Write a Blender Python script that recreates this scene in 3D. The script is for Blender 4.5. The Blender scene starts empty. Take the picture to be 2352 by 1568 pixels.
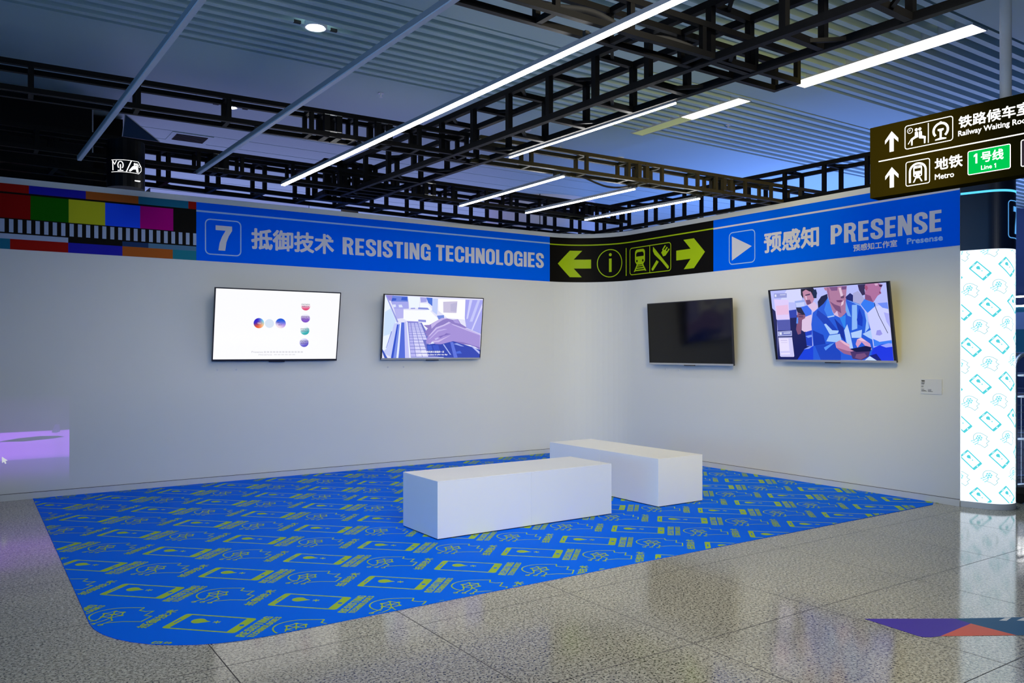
import bpy, bmesh, math, random
from mathutils import Vector, Matrix
from mathutils.geometry import tessellate_polygon
random.seed(7)
S = bpy.context.scene
C = S.collection
PI = math.pi
R_ = math.radians

# ---------------------------------------------------------------- camera, world, light, exposure
# The place is built in metres: the floor corner of the two exhibition walls is the origin, the left wall
# runs along -X (y = 0), the right wall along -Y (x = 0), eye height 1.45 m.
cam_d = bpy.data.cameras.new('camera')
cam_d.sensor_width = 36.0
cam_d.lens = 1858.0 / 2352.0 * 36.0
cam_d.shift_y = (806 - 784) / 2352.0
cam_d.clip_end = 200
cam = bpy.data.objects.new('camera', cam_d)
cam.location = (-7.694, -9.226, 1.45)
cam.rotation_euler = (PI / 2, 0, -math.atan2(.5595, .829))
C.objects.link(cam)
S.camera = cam

S.view_settings.view_transform = 'Standard'
S.view_settings.look = 'None'
S.view_settings.gamma = 1
S.view_settings.exposure = 0.0
S.view_settings.use_curve_mapping = False

world = bpy.data.worlds.new('hall_ambient')
S.world = world
world.use_nodes = True
bgn = world.node_tree.nodes['Background']
bgn.inputs[0].default_value = (0.05, 0.22, 0.90, 1)
bgn.inputs[1].default_value = 0.08

def area_light(name, loc, size, power, color, rot=(0, 0, 0), spread=180):
    l = bpy.data.lights.new(name, 'AREA')
    l.shape = 'RECTANGLE'
    l.size, l.size_y = size
    l.energy = power
    l.color = color
    l.spread = R_(spread)
    o = bpy.data.objects.new(name, l)
    o.location = loc
    o.rotation_euler = rot
    C.objects.link(o)
    return o
# unseen area lights added behind the two partition walls to tint the ceiling
area_light('ceiling_fill_back', (-2.5, 6.0, .4), (13, 5), 400, (.48, .46, 1.0), (PI, 0, 0), spread=160)
area_light('ceiling_fill_side', (4.6, -1.0, .4), (4.2, 5), 350, (.19, .33, 1.0), (PI, 0, 0), spread=130)
# added frontal fill behind the camera, cone shaped to brighten benches and mid-wall
co_l = area_light('frontal_fill', (-7.8, -13.5, 2.9), (4, 1.6), 36, (.82, .90, 1.0), spread=46)
co_l.rotation_euler = (Vector((-3.1, -2.0, .9)) - co_l.location).to_track_quat('-Z', 'Y').to_euler()
# added cool fill out of view at left, for the bench ends
area_light('left_fill', (-15.0, -6.5, 1.3), (1.6, 5), 84, (.12, .45, 1.0), (0, R_(-90), 0), spread=100)
# warm exhibition spotlight clamped to the wide truss just above the picture, aimed at the right wall
sp_d = bpy.data.lights.new('warm_spotlight', 'SPOT')
sp_d.energy = 350
sp_d.color = (1.0, .79, .14)
sp_d.spot_size = R_(84)
sp_d.spot_blend = .9
sp_d.shadow_soft_size = .30
sp_o = bpy.data.objects.new('warm_spotlight', sp_d)
sp_o.location = (-3.4, -6.86, 3.08)
sp_o.rotation_euler = (Vector((0.0, -2.2, 1.9)) - sp_o.location).to_track_quat('-Z', 'Y').to_euler()
C.objects.link(sp_o)

# unseen fill added above the picture to brighten floor, mat and bench tops
area_light('foreground_fill', (-4.4, -7.7, 4.15), (1.7, .24), 31, (1.0, .90, .66), (R_(34), 0, 0), spread=96)

LED_E = 37.0       # linear lamps
FIX_E = 6.0       # recessed ceiling luminaires
# ---------------------------------------------------------------- helpers
def lin(c):
    return tuple((x / 255 / 12.92) if x / 255 <= .04045 else ((x / 255 + .055) / 1.055) ** 2.4 for x in c)

def new_mat(name):
    m = bpy.data.materials.new(name)
    m.use_nodes = True
    nt = m.node_tree
    return m, nt, nt.nodes['Principled BSDF']

def pbr(name, col, rough=.5, metal=0., spec=.5, var=.06, scale=6., bump=0., bscale=40.):
    """plain coloured surface with a faint procedural unevenness"""
    m, nt, b = new_mat(name)
    b.inputs['Metallic'].default_value = metal
    b.inputs['Specular IOR Level'].default_value = spec
    tc = nt.nodes.new('ShaderNodeTexCoord')
    nz = nt.nodes.new('ShaderNodeTexNoise')
    nz.inputs['Scale'].default_value = scale
    nz.inputs['Detail'].default_value = 4
    nt.links.new(tc.outputs['Object'], nz.inputs['Vector'])
    cr = nt.nodes.new('ShaderNodeValToRGB')
    a = tuple(max(0, x * (1 - var)) for x in col) + (1,)
    c = tuple(min(1, x * (1 + var)) for x in col) + (1,)
    cr.color_ramp.elements[0].color = a
    cr.color_ramp.elements[1].color = c
    nt.links.new(nz.outputs['Fac'], cr.inputs['Fac'])
    nt.links.new(cr.outputs['Color'], b.inputs['Base Color'])
    mr = nt.nodes.new('ShaderNodeMapRange')
    mr.inputs['To Min'].default_value = max(0, rough - .05)
    mr.inputs['To Max'].default_value = min(1, rough + .05)
    nt.links.new(nz.outputs['Fac'], mr.inputs['Value'])
    nt.links.new(mr.outputs['Result'], b.inputs['Roughness'])
    if bump:
        n2 = nt.nodes.new('ShaderNodeTexNoise')
        n2.inputs['Scale'].default_value = bscale
        nt.links.new(tc.outputs['Object'], n2.inputs['Vector'])
        bp = nt.nodes.new('ShaderNodeBump')
        bp.inputs['Strength'].default_value = bump
        bp.inputs['Distance'].default_value = .002
        nt.links.new(n2.outputs['Fac'], bp.inputs['Height'])
        nt.links.new(bp.outputs['Normal'], b.inputs['Normal'])
    return m

def glow(name, col, strength):
    m = bpy.data.materials.new(name)
    m.use_nodes = True
    nt = m.node_tree
    nt.nodes.clear()
    e = nt.nodes.new('ShaderNodeEmission')
    e.inputs[0].default_value = tuple(col) + (1,)
    e.inputs[1].default_value = strength
    o = nt.nodes.new('ShaderNodeOutputMaterial')
    nt.links.new(e.outputs[0], o.inputs[0])
    return m

def glow_attr(name, strength, rough=.12):
    """a display: emits the colours stored on its mesh, under a slightly glossy front"""
    m, nt, b = new_mat(name)
    at = nt.nodes.new('ShaderNodeAttribute')
    at.attribute_name = 'Col'
    b.inputs['Base Color'].default_value = (.01, .01, .012, 1)
    b.inputs['Roughness'].default_value = rough
    nt.links.new(at.outputs['Color'], b.inputs['Emission Color'])
    b.inputs['Emission Strength'].default_value = strength
    return m

def mesh(name, v, f, m, parent=None, smooth=False):
    me = bpy.data.meshes.new(name)
    me.from_pydata([tuple(p) for p in v], [], f)
    me.update()
    if smooth:
        me.polygons.foreach_set('use_smooth', [True] * len(me.polygons))
    me.materials.append(m)
    o = bpy.data.objects.new(name, me)
    C.objects.link(o)
    if parent is not None:
        o.parent = parent
    return o

def tag(o, label=None, cat=None, group=None, kind=None):
    if label: o['label'] = label
    if cat: o['category'] = cat
    if group: o['group'] = group
    if kind: o['kind'] = kind
    return o

def thing(name, label, cat, loc=(0, 0, 0), rot=(0, 0, 0), group=None):
    o = bpy.data.objects.new(name, None)
    o.empty_display_size = .1
    o.location = loc
    o.rotation_euler = rot
    C.objects.link(o)
    return tag(o, label, cat, group)

def copy_tree(o, parent=None):
    c = o.copy()
    C.objects.link(c)
    if parent is not None: c.parent = parent
    for ch in list(o.children): copy_tree(ch, c)
    return c

class MB:
    """collects solid pieces for one mesh"""
    def __init__(s): s.v = []; s.f = []
    def box(s, x0, x1, y0, y1, z0, z1):
        n = len(s.v)
        s.v += [(x, y, z) for z in (z0, z1) for y in (y0, y1) for x in (x0, x1)]
        s.f += [tuple(n + i for i in q) for q in ((0, 2, 3, 1), (4, 5, 7, 6), (0, 1, 5, 4), (2, 6, 7, 3), (0, 4, 6, 2), (1, 3, 7, 5))]
        return s
    def bar(s, a, b, w, h=None):
        h = h or w
        a, b = Vector(a), Vector(b)
        d = (b - a).normalized()
        up = Vector((0, 0, 1)) if abs(d.z) < .95 else Vector((1, 0, 0))
        x = d.cross(up).normalized() * w / 2
        y = x.cross(d).normalized() * h / 2
        n = len(s.v)
        for p in (a, b):
            s.v += [p - x - y, p + x - y, p + x + y, p - x + y]
        s.f += [tuple(n + i for i in q) for q in ((0, 1, 5, 4), (1, 2, 6, 5), (2, 3, 7, 6), (3, 0, 4, 7), (3, 2, 1, 0), (4, 5, 6, 7))]
        return s
    def tube(s, pts, r, k=10, caps=True):
        pts = [Vector(p) for p in pts]
        n = len(s.v)
        ref = None
        for i, p in enumerate(pts):
            d = (pts[min(i + 1, len(pts) - 1)] - pts[max(i - 1, 0)]).normalized()
            if ref is None:
                ref = d.orthogonal().normalized()
            ref = (ref - d * ref.dot(d)).normalized()
            y = d.cross(ref)
            rr = r[i] if isinstance(r, (list, tuple)) else r
            for j in range(k):
                a = 2 * PI * j / k
                s.v.append(p + ref * (math.cos(a) * rr) + y * (math.sin(a) * rr))
        for i in range(len(pts) - 1):
            for j in range(k):
                a, b = n + i * k + j, n + i * k + (j + 1) % k
                s.f.append((a, b, b + k, a + k))
        if caps:
            s.f.append(tuple(n + j for j in range(k))[::-1])
            s.f.append(tuple(n + (len(pts) - 1) * k + j for j in range(k)))
        return s
    def prism(s, pts, z0, z1):
        n = len(s.v); k = len(pts)
        s.v += [(p[0], p[1], z0) for p in pts] + [(p[0], p[1], z1) for p in pts]
        s.f += [tuple(n + i for i in range(k))[::-1], tuple(n + k + i for i in range(k))]
        s.f += [(n + i, n + (i + 1) % k, n + k + (i + 1) % k, n + k + i) for i in range(k)]
        return s
    def quad(s, a, b, c, d):
        n = len(s.v); s.v += [a, b, c, d]; s.f.append((n, n + 1, n + 2, n + 3)); return s
    def build(s, name, m, parent=None, smooth=False, bevel=0):
        o = mesh(name, s.v, s.f, m, parent, smooth)
        if bevel:
            md = o.modifiers.new('edge', 'BEVEL'); md.width = bevel; md.segments = 2; md.limit_method = 'ANGLE'
        return o

# ---- flat shapes (print, lettering, pictograms) drawn in u, v and laid on any surface
_tc = {}
def text_mesh(body, res=3):
    if (body, res) in _tc: return _tc[(body, res)]
    cu = bpy.data.curves.new('lettering', 'FONT')
    cu.body = body
    cu.resolution_u = res
    o = bpy.data.objects.new('lettering', cu)
    C.objects.link(o)
    bpy.context.view_layer.update()
    dg = bpy.context.evaluated_depsgraph_get()
    me = o.evaluated_get(dg).to_mesh()
    v = [(p.co.x, p.co.y) for p in me.vertices]
    f = [tuple(p.vertices) for p in me.polygons]
    o.evaluated_get(dg).to_mesh_clear()
    bpy.data.objects.remove(o)
    bpy.data.curves.remove(cu)
    _tc[(body, res)] = (v, f)
    return v, f

class Sh:
    def __init__(s): s.v = []; s.f = []; s.col = []; s.n = 0; s.T = lambda u, v: (u, v); s.c = None; s.lay = 2e-5
    def raw(s, v, f, col=None):
        n = len(s.v); z = s.n * s.lay; s.n += 1
        s.v += [s.T(p[0], p[1]) + (z,) for p in v]
        s.f += [tuple(n + i for i in q) for q in f]
        if isinstance(col, list): s.col += col
        else: s.col += [col or s.c] * len(v)
        return s
    def poly(s, pts, *holes, col=None):
        loops = [pts] + list(holes)
        t = tessellate_polygon([[Vector((p[0], p[1], 0)) for p in l] for l in loops])
        fl = [p for l in loops for p in l]
        return s.raw(fl, t, col)
    def rect(s, u0, v0, u1, v1, col=None): return s.raw([(u0, v0), (u1, v0), (u1, v1), (u0, v1)], [(0, 1, 2, 3)], col)
    def ell(s, u, v, a, b=None, k=24): b = b or a; return [(u + a * math.cos(2 * PI * i / k), v + b * math.sin(2 * PI * i / k)) for i in range(k)]
    def disc(s, u, v, a, b=None, k=24, col=None): return s.poly(s.ell(u, v, a, b, k), col=col)
    def ring(s, u, v, a, w, b=None, k=32): return s.strip(s.ell(u, v, a, b, k), w, closed=True)
    def rr(s, u0, v0, u1, v1, r, k=5):
        p = []
        for cx, cy, a0 in ((u1 - r, v1 - r, 0), (u0 + r, v1 - r, 90), (u0 + r, v0 + r, 180), (u1 - r, v0 + r, 270)):
            for i in range(k + 1):
                a = R_(a0 + 90 * i / k)
                p.append((cx + r * math.cos(a), cy + r * math.sin(a)))
        return p
    def frame(s, u0, v0, u1, v1, r, w): return s.strip(s.rr(u0, v0, u1, v1, r), w, closed=True)
    def strip(s, pts, w, closed=False, col=None):
        pts = [Vector(p) for p in pts]; n = len(pts); v = []
        for i, p in enumerate(pts):
            a = pts[i - 1] if (i or closed) else p
            b = pts[(i + 1) % n] if (i < n - 1 or closed) else p
            d1 = (p - a).normalized() if (p - a).length else (b - p).normalized()
            d2 = (b - p).normalized() if (b - p).length else d1
            n1 = Vector((-d1.y, d1.x)); n2 = Vector((-d2.y, d2.x))
            m = (n1 + n2)
            m = m.normalized() if m.length > 1e-6 else n1
            k = 1 / max(.45, m.dot(n1))
            v += [tuple(p + m * (w / 2 * k)), tuple(p - m * (w / 2 * k))]
        f = []
        for i in range(n if closed else n - 1):
            j = (i + 1) % n
            f.append((2 * i, 2 * i + 1, 2 * j + 1, 2 * j))
        return s.raw(v, f, col)
    def text(s, body, u, v, h, w=None, bold=0, res=3, nb=8, cap=None, col=None):
        """lettering with its lower left at (u, v); h: height of the ink, w: width of the ink; bold as a fraction of h"""
        tv, tf = text_mesh(body, res)
        x0 = min(p[0] for p in tv); x1 = max(p[0] for p in tv)
        y0 = min(p[1] for p in tv); y1 = max(p[1] for p in tv)
        if cap: y0, y1 = cap
        b = bold * h
        sy = (h - 2 * b) / (y1 - y0)
        sx = ((w - 2 * b) / (x1 - x0)) if w else sy
        base = [(u + b + (p[0] - x0) * sx, v + b + (p[1] - y0) * sy) for p in tv]
        s.raw(base, tf, col)
        if bold:
            for k in range(nb):
                a = 2 * PI * (k + .5) / nb
                s.raw([(p[0] + b * math.cos(a), p[1] + b * math.sin(a)) for p in base], tf, col)
        return s
    def build(s, name, m, parent, fmap, off=.002, step=None, clip=None, attr=False):
        if step:
            bm = bmesh.new()
            vs = [bm.verts.new(p) for p in s.v]
            for q in s.f:
                try: bm.faces.new([vs[i] for i in q])
                except ValueError: pass
            u0 = min(p[0] for p in s.v); u1 = max(p[0] for p in s.v)
            k = math.ceil(u0 / step) * step
            while k < u1:
                bmesh.ops.bisect_plane(bm, geom=bm.verts[:] + bm.edges[:] + bm.faces[:], plane_co=(k, 0, 0), plane_no=(1, 0, 0), dist=1e-6)
                k += step
            bm.verts.index_update()
            V = [tuple(x.co) for x in bm.verts]; F = [tuple(x.index for x in q.verts) for q in bm.faces]
            bm.free()
        elif clip:
            bm = bmesh.new()
            vs = [bm.verts.new(p) for p in s.v]
            for q in s.f:
                try: bm.faces.new([vs[i] for i in q])
                except ValueError: pass
            for co, no in clip:
                bmesh.ops.bisect_plane(bm, geom=bm.verts[:] + bm.edges[:] + bm.faces[:], plane_co=co + (0,), plane_no=no + (0,), dist=1e-6, clear_outer=True)
            bm.verts.index_update()
            V = [tuple(x.co) for x in bm.verts]; F = [tuple(x.index for x in q.verts) for q in bm.faces]
            bm.free()
        else:
            V, F = s.v, s.f
        P = [fmap(p[0], p[1], off + p[2]) for p in V]
        # every face looks out of the surface
        G = []
        ref = Vector(fmap(V[0][0], V[0][1], off + .1)) - Vector(fmap(V[0][0], V[0][1], off)) if V else None
        for q in F:
            a, b, c = Vector(V[q[0]]), Vector(V[q[1]]), Vector(V[q[2]])
            ar = 0
            for i in range(1, len(q) - 1):
                p1, p2 = Vector(V[q[i]]), Vector(V[q[i + 1]])
                ar += (p1.x - a.x) * (p2.y - a.y) - (p1.y - a.y) * (p2.x - a.x)
            G.append(q if ar > 0 else q[::-1])
        o = mesh(name, P, G, m, parent)
        if attr:
            at = o.data.color_attributes.new('Col', 'FLOAT_COLOR', 'POINT')
            at.data.foreach_set('color', [x for c in s.col for x in (lin(c) + (1,))])
        return o

def catmull(p, k=6):
    out = []
    for i in range(len(p) - 1):
        a, b, c, d = p[max(i - 1, 0)], p[i], p[i + 1], p[min(i + 2, len(p) - 1)]
        for j in range(k):
            t = j / k
            out.append(tuple(.5 * (2 * b[q] + (c[q] - a[q]) * t + (2 * a[q] - 5 * b[q] + 4 * c[q] - d[q]) * t * t + (3 * b[q] - a[q] - 3 * c[q] + d[q]) * t ** 3) for q in (0, 1)))
    return out + [tuple(p[-1])]

# condensed bold capitals: (advance width, list of pieces) on a unit-high body
def _arc(cx, cy, a, b, d0, d1, k=8): return [(cx + a * math.cos(R_(d0 + (d1 - d0) * i / k)), cy + b * math.sin(R_(d0 + (d1 - d0) * i / k))) for i in range(k + 1)]
SW, SH = .19, .16
GL = {
 'E': (.43, [('r', 0, 0, SW, 1), ('r', 0, 0, .42, SH), ('r', 0, .43, .39, .58), ('r', 0, 1 - SH, .42, 1)]),
 'T': (.46, [('r', 0, 1 - SH, .46, 1), ('r', .135, 0, .325, 1)]),
 'I': (.19, [('r', 0, 0, SW, 1)]),
 'L': (.42, [('r', 0, 0, SW, 1), ('r', 0, 0, .42, SH)]),
 'H': (.52, [('r', 0, 0, SW, 1), ('r', .33, 0, .52, 1), ('r', 0, .42, .52, .58)]),
 'N': (.52, [('r', 0, 0, .17, 1), ('r', .35, 0, .52, 1), ('p', [(0, 1), (.19, 1), (.52, 0), (.33, 0)])]),
 'O': (.52, [('s', _arc(.26, .74, .17, .185, 0, 180) + _arc(.26, .26, .17, .185, 180, 360), .185, True)]),
 'C': (.51, [('s', [(.43, .62)] + _arc(.26, .74, .17, .185, 0, 180) + _arc(.26, .26, .17, .185, 180, 360) + [(.43, .38)], .185, False)]),
 'G': (.52, [('s', [(.43, .65)] + _arc(.26, .74, .17, .185, 0, 180) + _arc(.26, .26, .17, .185, 180, 350), .185, False), ('r', .27, .40, .52, .54), ('r', .40, 0, .52, .54)]),
 'S': (.50, [('s', [(.415, .67)] + _arc(.25, .765, .165, .16, 0, 150) + catmull([(.09, .70), (.17, .57), (.33, .44), (.41, .30)], 4)[1:] + _arc(.25, .235, .165, .16, 10, -180) + [(.085, .33)], .18, False)]),
 'R': (.53, [('r', 0, 0, SW, 1), ('s', [(.1, .92), (.27, .92)] + _arc(.27, .735, .155, .185, 80, -80, 8) + [(.27, .55), (.1, .55)], .165, False), ('p', [(.24, .53), (.40, .50), (.47, .36), (.48, .12), (.53, 0), (.335, 0), (.30, .12), (.29, .36), (.22, .45)])]),
 'P': (.51, [('r', 0, 0, SW, 1), ('s', [(.1, .92), (.26, .92)] + _arc(.26, .695, .155, .225, 80, -80, 8) + [(.26, .47), (.1, .47)], .165, False)]),
 '7': (.50, [('p', [(0, 1), (.50, 1), (.50, .82), (.40, .60), (.33, .35), (.29, 0), (.085, 0), (.12, .30), (.19, .55), (.30, .81), (0, .81)])]),
 ' ': (.22, []),
}
def caps(sh, body, u, v, h, w, gap=.07):
    tot = sum(GL[c][0] for c in body) + gap * (len(body) - 1)
    k = w / tot
    x = u
    T0 = sh.T
    for c in body:
        a, pcs = GL[c]
        for q in pcs:
            f = lambda p: (x + p[0] * k, v + p[1] * h)
            if q[0] == 'r': sh.rect(x + q[1] * k, v + q[2] * h, x + q[3] * k, v + q[4] * h)
            elif q[0] == 'p': sh.poly([f(p) for p in q[1]])
            else:
                # stroke in the unit frame, then scaled
                sh.T = lambda a_, b_, x=x: T0(x + a_ * k, v + b_ * h)
                sh.strip(q[1], q[2], closed=q[3])
                sh.T = T0
        x += (a + gap) * k

# ---- surfaces that print is laid on
WR = .83
WL = PI / 2 * WR
def wallmap(u, z, o):
    """u runs along the wall face: u < 0 left wall, 0..WL rounded corner, beyond that the right wall"""
    if u <= 0: return (u - WR, -o, z)
    if u >= WL: return (-o, -WR - (u - WL), z)
    a = u / WR
    r = WR - o
    return (-WR + r * math.sin(a), -WR + r * math.cos(a), z)
def floormap(u, v, o): return (u, v, o)
# ---------------------------------------------------------------- materials
M = {}
M['wall'] = pbr('white_wall_paint', (.80, .79, .75), .55, var=.015, scale=1.5, bump=.05, bscale=90)
M['skirt'] = pbr('white_skirting', (.70, .70, .70), .4)
M['gap'] = pbr('dark_joint', (.05, .05, .05), .8)
M['ceil'] = pbr('ceiling_metal_panel', (.42, .57, .58), .45, var=.03, scale=.8)
M['slat'] = pbr('ceiling_metal_slat', (.47, .62, .63), .42, var=.04, scale=.8)
M['plenum'] = pbr('ceiling_void', (.22, .26, .29), .8)
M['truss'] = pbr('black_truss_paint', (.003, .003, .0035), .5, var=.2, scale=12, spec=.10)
M['truss_warm'] = pbr('truss_painted_warm_light', (.040, .031, .010), .42, var=.2, scale=12, spec=.25)  # warm light falling on black truss, put into the base colour
M['bolt'] = pbr('bolt_steel', (.5, .5, .5), .3, metal=1)
M['alu'] = pbr('brushed_aluminium', (.62, .64, .68), .35, metal=.6)
M['ledbody'] = pbr('lamp_housing_grey', (.30, .32, .36), .4, metal=.3)
M['diffoff'] = pbr('lamp_diffuser_off', (.58, .62, .68), .35)
M['led'] = glow('lamp_diffuser_lit', (1.0, .98, .95), LED_E)
M['fixlit'] = glow('ceiling_lamp_warm', (1, .88, .60), FIX_E)
M['fixcool'] = glow('ceiling_lamp_neutral', (1, .95, .78), FIX_E)
M['fixoff'] = pbr('ceiling_lamp_spill', (.55, .56, .22), .4)
M['down'] = glow('downlight_lens', (1, 1, 1), 30)
M['white'] = pbr('white_plastic', (.75, .75, .76), .4)
M['bench'] = pbr('white_bench_laminate', (.92, .92, .92), .42, var=.012, scale=3)
M['blue'] = pbr('blue_print', (.0, .14, 1.0), .6, var=.0, spec=.0)
M['floorblue'] = pbr('blue_floor_vinyl', (.0, .16, 1.0), .6, var=.02, scale=3, spec=.02)
M['lime'] = pbr('lime_print', (.42, .60, .0), .5, var=.02, spec=.2)
M['floorlime'] = pbr('lime_floor_print', (.36, .56, .05), .6, var=.05, spec=.05)
M['black'] = pbr('black_print', (.006, .005, .004), .5, spec=.06)
M['blackgloss'] = pbr('black_gloss', (.002, .002, .003), .35, spec=.12)
M['print'] = pbr('pale_lettering', (.72, .70, .76), .5, var=.01)
M['line'] = pbr('pale_blue_line', (.34, .56, .95), .5, var=.01)
M['bezel'] = pbr('tv_bezel', (.012, .012, .022), .3)
M['silver'] = pbr('tv_silver', (.55, .55, .55), .3, metal=.5)
M['screenoff'] = pbr('tv_screen_off', (.002, .002, .003), .09, var=0, spec=.35)
M['picture'] = glow_attr('tv_picture', 1.0)
M['signface'] = pbr('sign_panel_dark', (.016, .013, .002), .8, spec=.0)
M['signlit'] = glow('sign_lettering_lit', (1, 1, 1), 1.7)
M['signgreen'] = glow('sign_green_lit', (.0, .60, .09), 1.0)
M['signred'] = pbr('sign_maroon', (.05, .012, .02), .4)
M['collit'] = glow('column_fabric_lit', (.74, .86, 1.0), 1.65)
M['colprint'] = glow('column_print_lit', (.10, .72, .80), .95)
M['colprint2'] = glow('column_line_lit', (.36, .66, .68), .95)
M['coldark'] = pbr('column_navy_fabric', (.006, .014, .040), .35)
M['colring'] = glow('column_light_ring', (.10, .62, 1.0), 1.3)
M['colnum'] = glow('column_number_lit', (.12, .45, 1.0), .9)
M['purple'] = pbr('purple_sticker', (.075, .040, .42), .5, spec=.12)
M['coral'] = pbr('coral_sticker', (.72, .14, .09), .5, spec=.12)
M['teal'] = pbr('teal_sticker', (.012, .10, .24), .5, spec=.12)
M['palest'] = pbr('pale_sticker', (.62, .64, .66), .4)
M['rubber'] = pbr('black_rubber', (.01, .01, .011), .7)
M['cartmetal'] = pbr('cart_steel', (.55, .60, .72), .22, metal=.9)
M['drum'] = pbr('lilac_white_drum', (.72, .70, .76), .5, var=.02)
M['farwall'] = pbr('far_shop_front', (.05, .075, .14), .5, var=.3, scale=1.3)
M['backwall'] = pbr('far_back_wall', (.22, .22, .30), .6)
M['glasspanel'] = pbr('dark_blue_panel', (.012, .035, .085), .12)
M['wood'] = pbr('bare_wood_block', (.33, .19, .13), .6)

def granite():
    m, nt, b = new_mat('polished_granite_tiles')
    N = nt.nodes.new; L = nt.links.new
    tc = N('ShaderNodeTexCoord')
    def noise(scale, det, rough=.6):
        n = N('ShaderNodeTexNoise'); n.inputs['Scale'].default_value = scale; n.inputs['Detail'].default_value = det
        n.inputs['Roughness'].default_value = rough
        L(tc.outputs['Object'], n.inputs['Vector']); return n
    def ramp(src, stops):
        r = N('ShaderNodeValToRGB'); e = r.color_ramp.elements
        e[0].position, e[0].color = stops[0][0], stops[0][1] + (1,)
        e[1].position, e[1].color = stops[-1][0], stops[-1][1] + (1,)
        for p, c in stops[1:-1]:
            q = e.new(p); q.color = c + (1,)
        L(src, r.inputs['Fac']); return r
    base = ramp(noise(56, 5, .72).outputs['Fac'], [(.28, (.14, .13, .105)), (.42, (.31, .295, .24)), (.56, (.52, .50, .42)), (.75, (.66, .63, .53))])
    fl = ramp(noise(88, 3, .55).outputs['Fac'], [(.0, (0, 0, 0)), (.40, (0, 0, 0)), (.445, (1, 1, 1)), (1, (1, 1, 1))])
    mx = N('ShaderNodeMix'); mx.data_type = 'RGBA'
    L(fl.outputs['Color'], mx.inputs['Factor'])
    mx.inputs['A'].default_value = (.035, .032, .028, 1)
    L(base.outputs['Color'], mx.inputs['B'])
    big = ramp(noise(.9, 2).outputs['Fac'], [(.3, (.86, .86, .88)), (.7, (1.08, 1.06, 1.0))])
    mm = N('ShaderNodeMix'); mm.data_type = 'RGBA'; mm.blend_type = 'MULTIPLY'; mm.inputs['Factor'].default_value = 1
    L(mx.outputs['Result'], mm.inputs['A']); L(big.outputs['Color'], mm.inputs['B'])
    sp = N('ShaderNodeSeparateXYZ'); L(tc.outputs['Object'], sp.inputs[0])
    def joint(out, off):
        a = N('ShaderNodeMath'); a.operation = 'ADD'; a.inputs[1].default_value = -off + .5; L(out, a.inputs[0])
        f = N('ShaderNodeMath'); f.operation = 'FLOORED_MODULO'; f.inputs[1].default_value = 1.0; L(a.outputs[0], f.inputs[0])
        s_ = N('ShaderNodeMath'); s_.operation = 'SUBTRACT'; s_.inputs[1].default_value = .5; L(f.outputs[0], s_.inputs[0])
        ab = N('ShaderNodeMath'); ab.operation = 'ABSOLUTE'; L(s_.outputs[0], ab.inputs[0])
        lt = N('ShaderNodeMath'); lt.operation = 'LESS_THAN'; lt.inputs[1].default_value = .0028; L(ab.outputs[0], lt.inputs[0])
        return lt
    j1 = joint(sp.outputs['X'], .3); j2 = joint(sp.outputs['Y'], .6)
    mxx = N('ShaderNodeMath'); mxx.operation = 'MAXIMUM'; L(j1.outputs[0], mxx.inputs[0]); L(j2.outputs[0], mxx.inputs[1])
    fin = N('ShaderNodeMix'); fin.data_type = 'RGBA'
    L(mxx.outputs[0], fin.inputs['Factor']); L(mm.outputs['Result'], fin.inputs['A']); fin.inputs['B'].default_value = (.035, .03, .028, 1)
    L(fin.outputs['Result'], b.inputs['Base Color'])
    rr = N('ShaderNodeMapRange'); rr.inputs['To Min'].default_value = .10; rr.inputs['To Max'].default_value = .6
    L(mxx.outputs[0], rr.inputs['Value']); L(rr.outputs['Result'], b.inputs['Roughness'])
    b.inputs['Specular IOR Level'].default_value = .38
    return m
M['granite'] = granite()
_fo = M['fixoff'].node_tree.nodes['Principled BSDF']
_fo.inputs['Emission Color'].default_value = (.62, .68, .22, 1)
_fo.inputs['Emission Strength'].default_value = .22  # spill from the lit half painted in as weak emission
# ---------------------------------------------------------------- the setting
ZC = 4.2       # ceiling
WT = 3.132     # top of the partition walls
def struct(name, o_or_mb, m=None, parent=None, **k):
    o = o_or_mb.build(name, m, parent, **k) if isinstance(o_or_mb, MB) else o_or_mb
    o['kind'] = 'structure'
    return o

struct('floor', MB().box(-16, 12, -17, 15, -.2, 0), M['granite'])

# partition walls with a rounded inner corner: one ribbon of even thickness, cut at the middle of the bend
def ribbon(u0, u1, z0, z1, th, off=0, step=.08):
    us = [u0]
    for a in (0, WL):
        if u0 < a < u1: us.append(a)
    k = 0.0
    while k < WL:
        if u0 < k < u1: us.append(k)
        k += step
    us = sorted(set(us + [u1]))
    mb = MB(); k = len(us)
    fr = [wallmap(u, 0, off) for u in us]; bk = [wallmap(u, 0, off - th) for u in us]
    for z in (z0, z1):
        mb.v += [(p[0], p[1], z) for p in fr] + [(p[0], p[1], z) for p in bk]
    n2 = 2 * k
    for i in range(k - 1):
        mb.f += [(i, i + 1, n2 + i + 1, n2 + i), (k + i + 1, k + i, n2 + k + i, n2 + k + i + 1),
                 (n2 + i, n2 + i + 1, n2 + k + i + 1, n2 + k + i), (i + 1, i, k + i, k + i + 1)]
    mb.f += [(0, n2, n2 + k, k), (k - 1, 2 * k - 1, n2 + 2 * k - 1, n2 + k - 1)]
    return mb
UR = WL + (5.305 - WR)        # free end of the right wall
struct('wall_left', ribbon(-8.2, WL / 2, 0, WT, .12), M['wall'])
struct('wall_right', ribbon(WL / 2, UR, 0, WT, .12), M['wall'])
for nm, a, b in (('baseboard_left', -8.2, WL / 2), ('baseboard_right', WL / 2, UR)):
    o = struct(nm, ribbon(a, b, 0, .062, .008, off=.0125), M['skirt'])
    g = ribbon(a, b, .062, .066, .004, off=.006).build('shadow_gap', M['gap'], o)

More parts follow.
